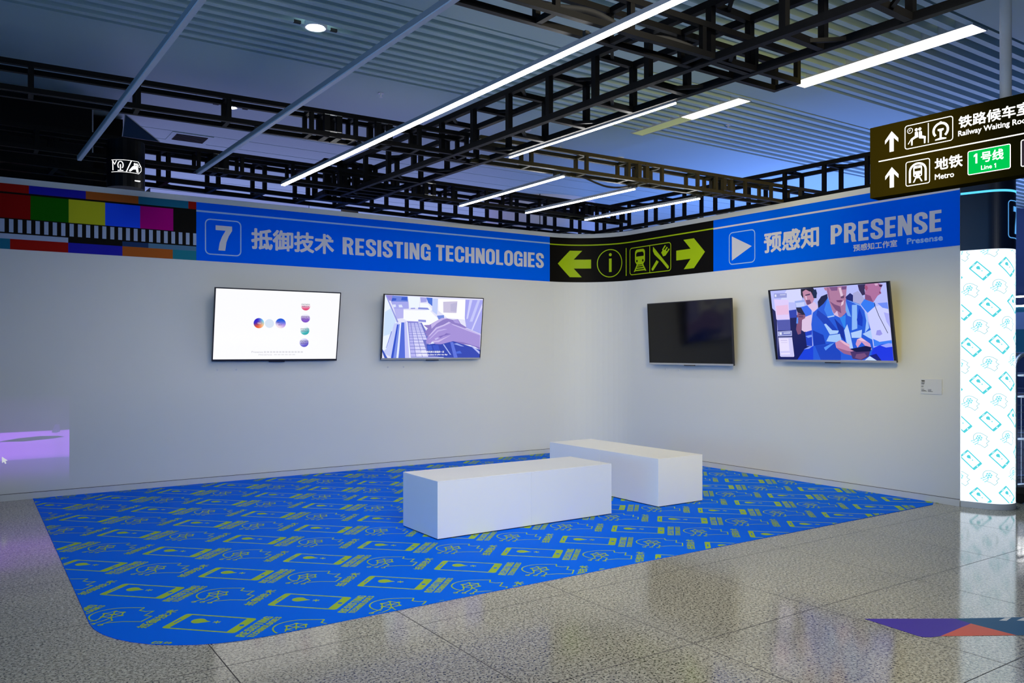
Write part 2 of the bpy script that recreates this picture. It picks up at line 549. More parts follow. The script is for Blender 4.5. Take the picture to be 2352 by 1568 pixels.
# ceiling: flat metal bands between fields of linear slats; everything runs parallel to the left wall
FIELDS = [(-13.4, -11.05), (-10.5, -8.75), (-8.15, -6.40), (-5.80, -4.02), (-3.40, -1.72)]
cl = MB()
edges = [-17] + [e for f in FIELDS for e in f] + [.55]
for a, b in zip(edges[0::2], edges[1::2]):
    cl.box(-16, 12, a, b, ZC, ZC + .04)
y = .55
while y < 4.6:                       # plank joints further back
    cl.box(-16, 12, y + .02, y + .48, ZC, ZC + .04); y += .48
cl.box(-16, 12, y + .012, 15, ZC, ZC + .04)
ceiling = struct('ceiling', cl, M['ceil'])
MB().box(-16, 12, -17, 15, ZC + .115, ZC + .14).build('ceiling_void', M['plenum'], ceiling)
for a, b in FIELDS:
    mb = MB()
    n = round((b - a) / .150)
    for i in range(n):
        y0 = a + (i + .18) * (b - a) / n
        w = (b - a) / n
        # a folded slat: flat lower face with a raised, sloping flank
        p = [(y0, ZC - .002), (y0 + w * .40, ZC - .002), (y0 + w * .46, ZC + .04), (y0 + w * .58, ZC + .09), (y0, ZC + .09)]
        k = len(mb.v)
        mb.v += [(-16, q[0], q[1]) for q in p] + [(12, q[0], q[1]) for q in p]
        mb.f += [tuple(k + j for j in range(5)), tuple(k + 5 + j for j in range(5))[::-1]]
        mb.f += [(k + (j + 1) % 5, k + j, k + 5 + j, k + 5 + (j + 1) % 5) for j in range(5)]
    mb.build('slat_field', M['slat'], ceiling)
struct('wall_back', MB().box(-16, 12, 14.8, 15, 0, ZC), M['backwall'])
struct('wall_far', MB().box(9.2, 9.4, -17, 14.8, 0, ZC), M['farwall'])

# ---------------------------------------------------------------- printed floor mat
mat = thing('printed_floor_mat', 'large blue floor mat printed with lime phones and heads, filling the corner', 'floor mat')
X0, Y0, RC = -7.15, -5.12, .72
corner = [(X0 + RC + RC * math.cos(R_(a)), Y0 + RC + RC * math.sin(R_(a))) for a in range(180, 271, 9)]
XR = -.012; YB = -.012
arcin = [(-WR + (WR - .014) * math.cos(R_(a)), -WR + (WR - .014) * math.sin(R_(a))) for a in range(0, 91, 10)]
outline = corner + [(XR - .12, Y0), (XR, Y0 + .06)] + arcin + [(X0, YB)]
MB().prism(outline, .0005, .004).build('mat_base', M['floorblue'], mat)
A_, B_ = (.5735, .067), (-.192, .826)
def icon_phone(sh, side=.0135):
    w, h = .1175, .21
    e = side
    sh.poly(sh.rr(-w, -h, w, h, .018, 3), [(-w + e, h - .04), (w - e, h - .04), (w - e, -h + .052), (-w + e, -h + .052)][::-1],
            sh.ell(0, -h + .026, .014, k=10)[::-1], [(-.033, h - .024), (-.033, h - .016), (.033, h - .016), (.033, h - .024)])
def icon_phone_marks(sh):
    pts = [(.02 + .038 * math.cos(R_(a)), .080 + .038 * math.sin(R_(a))) for a in range(-50, 231, 20)] + [(.006, .035), (.026, .010), (.034, .038)]
    sh.poly(pts)
    for a in (20, 75, 130): sh.strip([(.0226 - .021 * math.cos(R_(a)), -.027 - .021 * math.sin(R_(a))), (.0226 + .021 * math.cos(R_(a)), -.027 + .021 * math.sin(R_(a)))], .007)
HEAD = [(-6.540, -4.322), (-6.566, -4.285), (-6.567, -4.229), (-6.548, -4.187), (-6.513, -4.157), (-6.470, -4.145), (-6.430, -4.147), (-6.381, -4.163), (-6.287, -4.221)]
ZIG = [(-6.287, -4.221), (-6.318, -4.262), (-6.296, -4.296), (-6.256, -4.315), (-6.311, -4.367), (-6.282, -4.404), (-6.345, -4.467), (-6.424, -4.412), (-6.505, -4.385)]
def icon_head(sh, w=.0085):
    sh.strip(catmull(HEAD, 3), w)
    sh.strip(ZIG, w)
def icon_brain(sh, w=.0075):
    c = (-6.452, -4.255)
    nodes = [(c[0] + .056 * math.cos(R_(a)), c[1] + .056 * math.sin(R_(a))) for a in range(10, 370, 60)]
    sh.strip(nodes, w, closed=True)
    for q in nodes:
        sh.strip([c, q], w); sh.disc(q[0], q[1], .0115, k=7)
    sh.disc(c[0], c[1], .012, k=7)
    for a, b, e in ((3, (-6.53, -4.300), (-6.606, -4.334)), (4, (-6.505, -4.335), (-6.566, -4.366)), (4, (-6.47, -4.36), (-6.533, -4.404))):
        sh.strip([nodes[a], b, e], w); sh.ring(e[0], e[1], .0115, .006, k=8)
pr = Sh(); pr.lay = 1.2e-5
FC = (-6.619, -4.763)
def place(i, j, rot):
    ca, sa = math.cos(rot), math.sin(rot)
    ox, oy = i * A_[0] + j * B_[0], i * A_[1] + j * B_[1]
    return ox, oy, ca, sa
for i in range(-6, 18):
    for j in range(-3, 8):
        ox, oy = i * A_[0] + j * B_[0], i * A_[1] + j * B_[1]
        cx, cy = FC[0] + ox, FC[1] + oy
        if not (X0 - .5 < cx < .5 and Y0 - .8 < cy < .45): continue
        pr.n = 0
        q = math.sqrt(.5)
        pr.T = lambda u, v: (cx + u * q - v * q, cy + u * q + v * q)
        # phone stands along the diagonal: its right is (1, 1), its top is (-1, 1)
        icon_phone(pr); icon_phone_marks(pr)
        caps(pr, 'RESISTING', -.158, -.285, .050, .316, .05)
        caps(pr, 'TECHNOLOGIES', -.155, -.334, .037, .316, .05)
        hx, hy = ox - 6.391, oy - 4.549
        # characters read along (1, 1), below the face
        pr.T = lambda u, v: (hx + u * q - v * q, hy + u * q + v * q)
        pr.text('抵御技术', 0, -.064, .062, .305, bold=.035, res=2, nb=4)
        pr.T = lambda u, v: (u + ox, v + oy)
        icon_head(pr); icon_brain(pr)
pr.T = lambda u, v: (u, v)
clip = [((X0 + .003, 0), (-1, 0)), ((0, Y0 + .003), (0, -1)), ((XR - .003, 0), (1, 0)), ((0, YB - .003), (0, 1))]
for a in range(184, 270, 9):
    d = (math.cos(R_(a)), math.sin(R_(a)))
    clip.append(((X0 + RC + (RC - .003) * d[0], Y0 + RC + (RC - .003) * d[1]), d))
for a in range(5, 90, 10):
    d = (math.cos(R_(a)), math.sin(R_(a)))
    clip.append(((-WR + (WR - .018) * d[0], -WR + (WR - .018) * d[1]), d))
pr.build('printed_pattern', M['floorlime'], mat, floormap, off=.0043, clip=clip)

# ---------------------------------------------------------------- banners along the top of the walls
ZB, ZT = 2.438, 3.072
def banner(name, label, u0, u1, face):
    t = thing(name, label, 'banner')
    ribbon(u0, u1, ZB, ZT, .003, off=.0032, step=.025).build('backing', face, t)
    return t
US = -4.786
b7 = banner('title_banner', 'blue wall banner reading 7 and RESISTING TECHNOLOGIES', US, 0.008, M['blue'])
wb = dict(fmap=wallmap, off=.004)
Sh().rect(US, 2.968, .008, 2.988).build('border_line', M['line'], b7, **wb)
Sh().frame(-4.69, 2.515, -4.31, 2.898, .05, .013).build('number_frame', M['line'], b7, **wb)
s = Sh(); caps(s, '7', -4.583, 2.562, .275, .178); s.build('number', M['print'], b7, **wb)
Sh().text('抵御技术', -4.195, 2.603, .24, .985, bold=.035).build('chinese_lettering', M['print'], b7, **wb)
s = Sh(); caps(s, 'RESISTING', -3.102, 2.617, .206, 1.197); s.build('lettering', M['print'], b7, **wb)
s = Sh(); caps(s, 'TECHNOLOGIES', -1.826, 2.622, .206, 1.727); s.build('lettering', M['print'], b7, **wb)

bd = banner('direction_banner', 'black wall banner with lime arrows and pictograms curving round the corner', .008, 2.774, M['black'])
cv = dict(fmap=wallmap, off=.0046, step=.025)
Sh().rect(.008, 2.962, 2.774, 2.978).build('border_line', M['lime'], bd, **cv)
AL = [(.142, 2.70), (.328, 2.89), (.509, 2.89), (.385, 2.763), (.637, 2.763), (.637, 2.635), (.385, 2.635), (.503, 2.51), (.328, 2.51)]
Sh().poly(AL).build('arrow', M['lime'], bd, **cv)
Sh().poly([(2.779 - p[0], p[1] - .003) for p in AL][::-1]).build('arrow', M['lime'], bd, **cv)
Sh().ring(.917, 2.70, .19, .012, .195, 48).build('information_ring', M['lime'], bd, **cv)
Sh().disc(.921, 2.822, .022).rect(.901, 2.576, .941, 2.767).build('information_letter', M['lime'], bd, **cv)
Sh().rect(1.176, 2.506, 1.189, 2.895).build('divider', M['lime'], bd, **cv)
Sh().frame(1.254, 2.512, 2.043, 2.882, .04, .011).rect(1.642, 2.512, 1.653, 2.882).build('pictogram_frame', M['lime'], bd, **cv)
tr = Sh()
o_ = tr.rr(1.356, 2.655, 1.553, 2.852, .045)
eyes = [tr.ell(1.395, 2.694, .015, .018, 12)[::-1], tr.ell(1.512, 2.694, .015, .018, 12)[::-1]]
tr.poly(o_, [(1.378, 2.755), (1.378, 2.79), (1.40, 2.815), (1.508, 2.815), (1.530, 2.79), (1.530, 2.755)], *eyes)
tr.poly([(1.378, 2.66), (1.398, 2.64), (1.512, 2.64), (1.532, 2.66)])
tr.poly([(1.395, 2.65), (1.42, 2.65), (1.355, 2.548), (1.33, 2.548)]).poly([(1.49, 2.65), (1.515, 2.65), (1.58, 2.548), (1.555, 2.548)])
tr.rect(1.40, 2.617, 1.51, 2.630).rect(1.375, 2.586, 1.53, 2.603).rect(1.35, 2.556, 1.55, 2.573)
tr.build('train_pictogram', M['lime'], bd, **cv)
kn = Sh()
kn.poly([(1.711, 2.858), (1.756, 2.816), (2.005, 2.572), (2.008, 2.550), (1.985, 2.535), (1.868, 2.648), (1.850, 2.662), (1.738, 2.750), (1.708, 2.800)])
kn.poly([(1.778, 2.672), (1.819, 2.645), (1.712, 2.535), (1.69, 2.54), (1.681, 2.561)])
kn.poly([(1.866, 2.763), (1.902, 2.71), (1.945, 2.716), (1.985, 2.755), (1.945, 2.79), (1.90, 2.80)])
for d in (0, .035, .070): kn.poly([(1.88 + d, 2.80 - d * .75), (1.897 + d, 2.79 - d * .75), (1.952 + d, 2.845 - d * .75), (1.935 + d, 2.858 - d * .75)])
kn.build('cutlery_pictogram', M['lime'], bd, **cv)

bp_ = banner('title_banner', 'blue wall banner reading PRESENSE with a play symbol', 2.774, UR, M['blue'])
Sh().rect(2.774, 2.956, UR, 2.977).build('border_line', M['print'], bp_, **wb)
Sh().frame(3.026, 2.500, 3.411, 2.882, .05, .012).build('play_frame', M['line'], bp_, **wb)
Sh().poly([(3.067, 2.838), (3.067, 2.545), (3.366, 2.690)]).build('play_triangle', M['print'], bp_, **wb)
Sh().text('预感知', 3.541, 2.583, .24, .735, bold=.035).build('chinese_lettering', M['print'], bp_, **wb)
s = Sh(); caps(s, 'PRESENSE', 4.418, 2.592, .204, 1.192); s.build('lettering', M['print'], bp_, **wb)
Sh().text('预感知工作室', 4.684, 2.490, .072, .483, bold=.03).build('studio_lettering', M['print'], bp_, **wb)
Sh().text('Presense', 5.266, 2.500, .060, .355, bold=.05).build('studio_lettering', M['line'], bp_, **wb)

# colour-bar banner at the left
bc = thing('colour_bar_banner', 'multicoloured test-card banner left of the blue title banner', 'banner')
ribbon(-8.2, US, ZB, ZT, .003, off=.0032).build('backing', M['black'], bc)
CB = {'red': (.40, .010, .006), 'blue': (.022, .020, .42), 'orange': (.48, .115, .018), 'teal': (.018, .17, .27), 'green': (.006, .13, .002), 'yellow': (.58, .58, .02),
      'azure': (.015, .09, 1.0), 'magenta': (.50, .0, .22), 'grey': (.42, .50, .66), 'slate': (.10, .22, .34), 'navy': (.02, .05, .14), 'maroon': (.30, .004, .004), 'aqua': (.02, .22, .28)}
CM = {k: pbr(k + '_print', v, .55, var=.02, spec=.03) for k, v in CB.items()}
def block(c, u0, u1, z0, z1):
    Sh().rect(u0, z0, u1, z1).build('colour_block', CM[c], bc, **wb)
for c, a, b in (('teal', -7.9, -6.87), ('red', -6.87, -6.353), ('blue', -6.353, -5.857), ('orange', -5.857, -5.366), ('teal', -5.366, -4.868), ('red', -4.868, US)):
    block(c, a, b, 2.992, ZT)
for c, a, b in (('maroon', -6.70, -6.34), ('green', -6.34, -6.010), ('yellow', -6.010, -5.680), ('azure', -5.680, -5.349), ('magenta', -5.349, -5.022), ('azure', -7.36, -7.03), ('yellow', -7.03, -6.70)):
    block(c, a, b, 2.739, 2.974)
bars = Sh()
for i in range(-16, 25):
    u = -6.593 + i * .0739
    if -8.1 < u: bars.rect(u, 2.602, min(u + .037, US), 2.729)
bars.build('white_bars', CM['grey'], bc, **wb)
for c, a, b in (('grey', -8.0, -6.014), ('navy', -5.519, -5.269), ('slate', -5.269, -5.027), ('slate', -5.027, US)):
    block(c, a, b, 2.538, 2.588)
for c, a, b in (('orange', -7.6, -7.1), ('teal', -7.1, -6.51), ('red', -6.51, -6.014), ('blue', -6.014, -5.519), ('orange', -5.519, -5.027), ('aqua', -5.027, US)):
    block(c, a, b, ZB, 2.538)
# ---------------------------------------------------------------- televisions
class Pic(Sh):
    """picture content: pixel outlines inside the four corners of a screen -> 0..1 across and up"""
    def __init__(s, tl, tr, br, bl, w, h):
        super().__init__()
        s.lay = 1.5e-5
        x0, y0 = tl; x1, y1 = tr; x2, y2 = br; x3, y3 = bl
        dx1, dx2, dy1, dy2 = x1 - x2, x3 - x2, y1 - y2, y3 - y2
        sx, sy = x0 - x1 + x2 - x3, y0 - y1 + y2 - y3
        d = dx1 * dy2 - dx2 * dy1
        g = (sx * dy2 - dx2 * sy) / d; h_ = (dx1 * sy - sx * dy1) / d
        H = Matrix(((x1 - x0 + g * x1, x3 - x0 + h_ * x3, x0), (y1 - y0 + g * y1, y3 - y0 + h_ * y3, y0), (g, h_, 1))).inverted()
        def T(u, v):
            p = H @ Vector((u, v, 1))
            return ((min(1, max(0, p.x / p.z)) - .5) * w, (1 - min(1, max(0, p.y / p.z))) * h)
        s.T = T
        s.free = lambda u, v: (u, v)
    def P(s, c, *pts): return s.poly(list(pts), col=c)

TVW, TVH = 1.43, .81
def television(label, loc, rz, tilt, pic, chin, gloss_chin=False):
    t = thing('television', label, 'television', loc, (tilt, 0, rz), 'wall televisions')
    w, h = TVW / 2, TVH
    MB().box(-w, w, 0, .026, 0, h).build('housing', M['bezel'], t, bevel=.003)
    fr = MB()
    b = .011
    for a in ((-w, w, h - b, h), (-w, -w + b, 0, h), (w - b, w, 0, h)): fr.box(a[0], a[1], -.004, 0, a[2], a[3])
    fr.build('frame', M['bezel'], t)
    c = MB().box(-w, w, -.006, .0, 0, .022).build('lower_trim', M['silver'] if chin else M['bezel'], t)
    MB().box(-.09, .09, -.004, .012, -.012, 0).build('sensor', M['bezel'], t, bevel=.002)
    # bracket between the back of the set and the wall
    s_, c_ = math.sin(tilt), math.cos(tilt)
    yb = lambda v: (.1 + v * s_) / c_ - .002
    for x in (-.22, .16):
        m = MB()
        k = len(m.v)
        m.v += [(x, .026, .2), (x + .06, .026, .2), (x + .06, yb(.2), .2), (x, yb(.2), .2), (x, .026, .62), (x + .06, .026, .62), (x + .06, yb(.62), .62), (x, yb(.62), .62)]
        m.f += [tuple(k + i for i in q) for q in ((3, 2, 1, 0), (4, 5, 6, 7), (0, 1, 5, 4), (1, 2, 6, 5), (2, 3, 7, 6), (3, 0, 4, 7))]
        m.build('wall_bracket', M['rubber'], t)
    smap = lambda u, v, o: (u, -o, v + .022)
    if pic is None:
        MB().box(-w + b, w - b, -.0015, 0, .022, h - b).build('screen', M['screenoff'], t)
    else:
        pic.build('picture', M['picture'], t, smap, off=.001, attr=True)
    return t
PW, PH = TVW - .022, TVH - .033
def shade(c, k): return tuple(min(255, x * k) for x in c)

# first set: white page with coloured spheres
p1 = Pic((95, 70), (1106, 111), (1066, 662), (64, 666), PW, PH)
p1.P((252, 252, 255), (90, 60), (1115, 100), (1075, 672), (55, 676))
def ball(cx, cy, r, cols, skew=-.02):
    k = 28
    v = [(cx, cy)]; cl_ = [cols(0, 0)]
    for q in (.35, .7, 1):
        for i in range(k):
            a = 2 * PI * i / k
            x, y_ = math.cos(a) * q, math.sin(a) * q
            v.append((cx + r * x, cy + r * y_)); cl_.append(cols(x, y_))
    f = [(0, 1 + i, 1 + (i + 1) % k) for i in range(k)]
    for n in (0, 1):
        f += [(1 + n * k + i, 1 + n * k + k + i, 1 + n * k + k + (i + 1) % k, 1 + n * k + (i + 1) % k) for i in range(k)]
    p1.raw(v, f, cl_)
mixc = lambda a, b, t: tuple(a[i] + (b[i] - a[i]) * max(0, min(1, t)) for i in range(3))
W_ = (250, 252, 255)
ball(440, 362, 43, lambda x, y: mixc(mixc((235, 90, 40), (50, 30, 200), .5 - y * 1.1 - x * .5), mixc((255, 210, 160), (120, 220, 250), .5 - y), (x + .25) * .9))
ball(526, 365, 37, lambda x, y: (216, 228, 245))
ball(617, 364, 42, lambda x, y: mixc(mixc((30, 90, 220), (190, 150, 230), .6 + y), (250, 235, 235), (y - x * .6)))
ball(823, 218, 37, lambda x, y: mixc(W_, (225, 60, 110), .25 + y))
ball(820, 320, 37, lambda x, y: mixc(W_, (130, 85, 200), .65 + y * .8))
ball(814, 424, 37, lambda x, y: mixc(W_, (40, 170, 175), .5 + y * .7 + x * .3))
ball(807, 526, 37, lambda x, y: mixc(W_, (90, 80, 200), .6 + y * .5 + x * .2))
T1 = p1.T
def ptext(p, body, x0, y0, x1, h, col, bold=.02):
    a = p.T(x0, y0); b = p.T(x1, y0); c = p.T(x0, y0 - h)
    T = p.T; p.T = p.free
    p.text(body, a[0], a[1], c[1] - a[1], b[0] - a[0], bold=bold, res=2, nb=4, col=col)
    p.T = T
for yy in (206, 310, 413, 516):
    ptext(p1, 'SYNTHETIC', 788 - (yy - 206) * .045, yy + 3, 858 - (yy - 206) * .045, 11, (70, 50, 90))
    ptext(p1, 'REPLICA', 795 - (yy - 206) * .045, yy + 20, 850 - (yy - 206) * .045, 11, (90, 50, 110))
ptext(p1, 'YOU', 428, 368, 455, 11, (250, 230, 250)); ptext(p1, 'PRE', 585, 360, 608, 9, (110, 50, 120)); ptext(p1, 'SELF', 598, 380, 626, 9, (110, 50, 120))
ptext(p1, 'Presense', 378, 612, 470, 16, (185, 185, 192), .0); ptext(p1, 'PRESENSE', 435, 634, 545, 13, (205, 205, 210), .0)
for i in range(13): p1.P((222, 222, 227), (478 + i * 25, 598), (496 + i * 25, 598), (496 + i * 25, 611), (478 + i * 25, 611))
for i in range(6): p1.P((228, 228, 232), (560 + i * 30, 622), (583 + i * 30, 622), (583 + i * 30, 631), (560 + i * 30, 631))

# second set: hands on a laptop keyboard
p2 = Pic((215, 140), (2235, 225), (2145, 1455), (125, 1460), PW, PH)
for c, *q in [
 ((228, 228, 250), (200, 130), (2250, 215), (2150, 1465), (115, 1465)),
 ((150, 140, 215), (240, 145), (400, 155), (340, 270), (300, 260)), ((112, 135, 222), (370, 155), (680, 175), (690, 290), (340, 285)),
 ((60, 90, 200), (370, 205), (450, 215), (440, 258), (345, 270)), ((62, 95, 205), (560, 190), (670, 185), (672, 262), (545, 252)),
 ((168, 170, 238), (335, 280), (695, 285), (700, 430), (400, 440)), ((222, 228, 252), (365, 345), (430, 340), (440, 390), (388, 402)), ((222, 228, 252), (490, 350), (555, 345), (578, 400), (500, 402)),
 ((182, 180, 240), (395, 430), (590, 430), (590, 625), (445, 640)), ((238, 246, 255), (690, 175), (935, 188), (910, 410), (720, 420)),
 ((165, 165, 232), (938, 190), (1080, 200), (1070, 290), (950, 300)), ((72, 112, 214), (1065, 195), (1192, 205), (1195, 385), (1100, 305)),
 ((246, 250, 255), (930, 310), (1090, 325), (1180, 440), (1150, 480), (930, 430)), ((135, 145, 222), (895, 402), (1090, 410), (1125, 452), (890, 440)), ((150, 155, 225), (740, 412), (830, 410), (830, 434), (740, 436)),
 ((250, 252, 255), (590, 455), (1130, 470), (1310, 650), (1060, 840), (690, 700), (585, 640)),
 ((192, 206, 250), (1190, 215), (1305, 220), (1280, 560), (1180, 480)), ((254, 254, 255), (1305, 225), (1875, 242), (1860, 660), (1490, 620), (1310, 470)),
 ((202, 194, 222), (1410, 285), (1705, 275), (1680, 520), (1410, 510)), ((188, 182, 215), (1560, 330), (1700, 300), (1680, 500), (1560, 480)), ((112, 136, 220), (1275, 575), (1420, 562), (1425, 620), (1310, 655)),
 ((166, 166, 240), (1872, 240), (2230, 250), (2180, 960), (1880, 830), (1850, 620)), ((208, 208, 252), (1955, 248), (2015, 250), (1915, 640), (1885, 640)), ((196, 198, 250), (2120, 252), (2175, 254), (2010, 700), (1950, 700)), ((212, 212, 253), (2215, 320), (2222, 400), (2010, 880), (1985, 870)),
 ((236, 244, 255), (205, 140), (240, 150), (465, 720), (215, 1280), (120, 1310)), ((206, 226, 252), (205, 500), (330, 420), (430, 700), (300, 960), (170, 1000)), ((150, 156, 226), (224, 145), (250, 150), (480, 705), (450, 720)),
 ((196, 204, 250), (395, 740), (480, 720), (340, 1460), (140, 1340), (220, 1265)), ((110, 120, 215), (330, 900), (345, 900), (222, 1250), (212, 1250)), ((60, 85, 190), (140, 1270), (240, 1460), (180, 1460), (135, 1330)),
 ((52, 82, 204), (452, 750), (484, 770), (365, 1460), (310, 1460)), ((122, 142, 232), (480, 745), (512, 755), (470, 1460), (360, 1460)), ((228, 236, 255), (512, 715), (540, 715), (462, 1460), (422, 1460)),
 ((84, 108, 218), (540, 715), (602, 715), (602, 1460), (470, 1460)), ((198, 198, 250), (606, 700), (662, 700), (702, 1460), (602, 1460)), ((238, 242, 255), (645, 695), (668, 695), (712, 1460), (690, 1460)),
 ((112, 116, 200), (668, 705), (960, 720), (1100, 1000), (1090, 1300), (1400, 1330), (1400, 1445), (722, 1450)),
 ((44, 66, 178), (1050, 1180), (1600, 1100), (2160, 1290), (2145, 1460), (1390, 1455), (1080, 1380)),
 ((200, 204, 248), (722, 1446), (1400, 1440), (1400, 1462), (722, 1462))]:
    p2.P(c, *q)
LX = [((676, 720), (716, 1440)), ((732, 720), (826, 1440)), ((802, 722), (955, 1440)), ((872, 724), (1085, 1440)), ((935, 726), (1200, 1440))]
ys = [722 + 718 * (k / 15) ** 1.7 for k in range(16)]
def lx(i, y_): (a, b), (c, d) = LX[i]; return a + (c - a) * (y_ - b) / (d - b)
for i in range(4):
    for k in range(15):
        if i == 3 and k > 9: continue
        a, b = ys[k], ys[k + 1]; e = .08 * (b - a); g = 7
        c = mixc((190, 190, 246), (222, 220, 252), k / 14) if i else (186, 184, 244)
        p2.P(c, (lx(i, a) + g, a + e), (lx(i + 1, a) - g * .4, a + e), (lx(i + 1, b) - g * .4, b - e), (lx(i, b) + g, b - e))
for c, *q in [
 ((142, 144, 224), (890, 655), (1048, 665), (1048, 712), (890, 700)), ((156, 150, 226), (655, 685), (890, 695), (890, 716), (655, 708)),
 ((64, 92, 205), (1060, 1200), (1150, 1195), (1175, 1290), (1080, 1300)), ((58, 84, 200), (1175, 1195), (1290, 1190), (1320, 1300), (1200, 1300)),
 ((170, 182, 240), (1385, 1172), (1412, 1172), (1555, 1392), (1530, 1392)), ((92, 114, 222), (1540, 1125), (1602, 1130), (1690, 1460), (1610, 1460)), ((70, 104, 220), (1660, 1330), (1740, 1310), (1780, 1365), (1670, 1370)),
 ((150, 166, 236), (1610, 1165), (1680, 1150), (1830, 1220), (1760, 1215)),
 ((142, 124, 198), (1000, 772), (1110, 768), (1150, 750), (1310, 655), (1380, 620), (1480, 632), (1600, 660), (1710, 650), (1765, 745), (1900, 830), (1600, 860), (1400, 900), (1150, 960), (1080, 1005), (1035, 990), (1050, 940), (1000, 940), (1085, 840), (1040, 812)),
 ((196, 180, 234), (1310, 655), (1380, 622), (1480, 634), (1400, 660), (1270, 740), (1160, 850), (1150, 760)), ((120, 102, 180), (1240, 850), (1430, 740), (1500, 690), (1400, 780), (1120, 960)), ((172, 156, 224), (1600, 665), (1700, 655), (1750, 745), (1640, 720)),
 ((164, 144, 216), (1080, 1010), (1250, 822), (1400, 765), (1520, 702), (1580, 740), (1900, 852), (2170, 965), (2150, 1290), (2060, 1230), (1950, 1190), (1800, 1172), (1600, 1108), (1350, 1172), (1235, 1168), (1170, 1110), (1130, 1160), (1050, 1160), (1040, 1110)),
 ((205, 190, 240), (1250, 822), (1400, 765), (1520, 702), (1560, 722), (1420, 790), (1270, 850), (1120, 1000), (1090, 1005)), ((192, 176, 234), (1280, 880), (1420, 850), (1490, 858), (1300, 905), (1130, 1060), (1090, 1080)),
 ((128, 108, 190), (1300, 1010), (1420, 975), (1460, 940), (1560, 960), (1400, 1000), (1340, 1040)), ((205, 186, 236), (1170, 1100), (1280, 1095), (1560, 980), (1420, 1060), (1300, 1130), (1200, 1130)), ((200, 190, 240), (1215, 1060), (1280, 1030), (1310, 1045), (1240, 1085)),
 ((198, 184, 238), (1560, 735), (1900, 860), (2170, 965), (2168, 990), (1900, 890), (1600, 770)), ((132, 112, 192), (1600, 1108), (1800, 1130), (2000, 1190), (2155, 1240), (2150, 1290), (2060, 1230), (1950, 1190), (1800, 1172)),
 ((182, 188, 246), (1975, 1190), (2148, 1330), (2145, 1385), (1960, 1205))]:
    p2.P(c, *q)
ptext(p2, '我没有时间来计划我的一天', 925, 1355, 1410, 48, (250, 250, 255), .03)
ptext(p2, 'and have no time to plan my day', 880, 1412, 1478, 42, (250, 250, 255), .04)

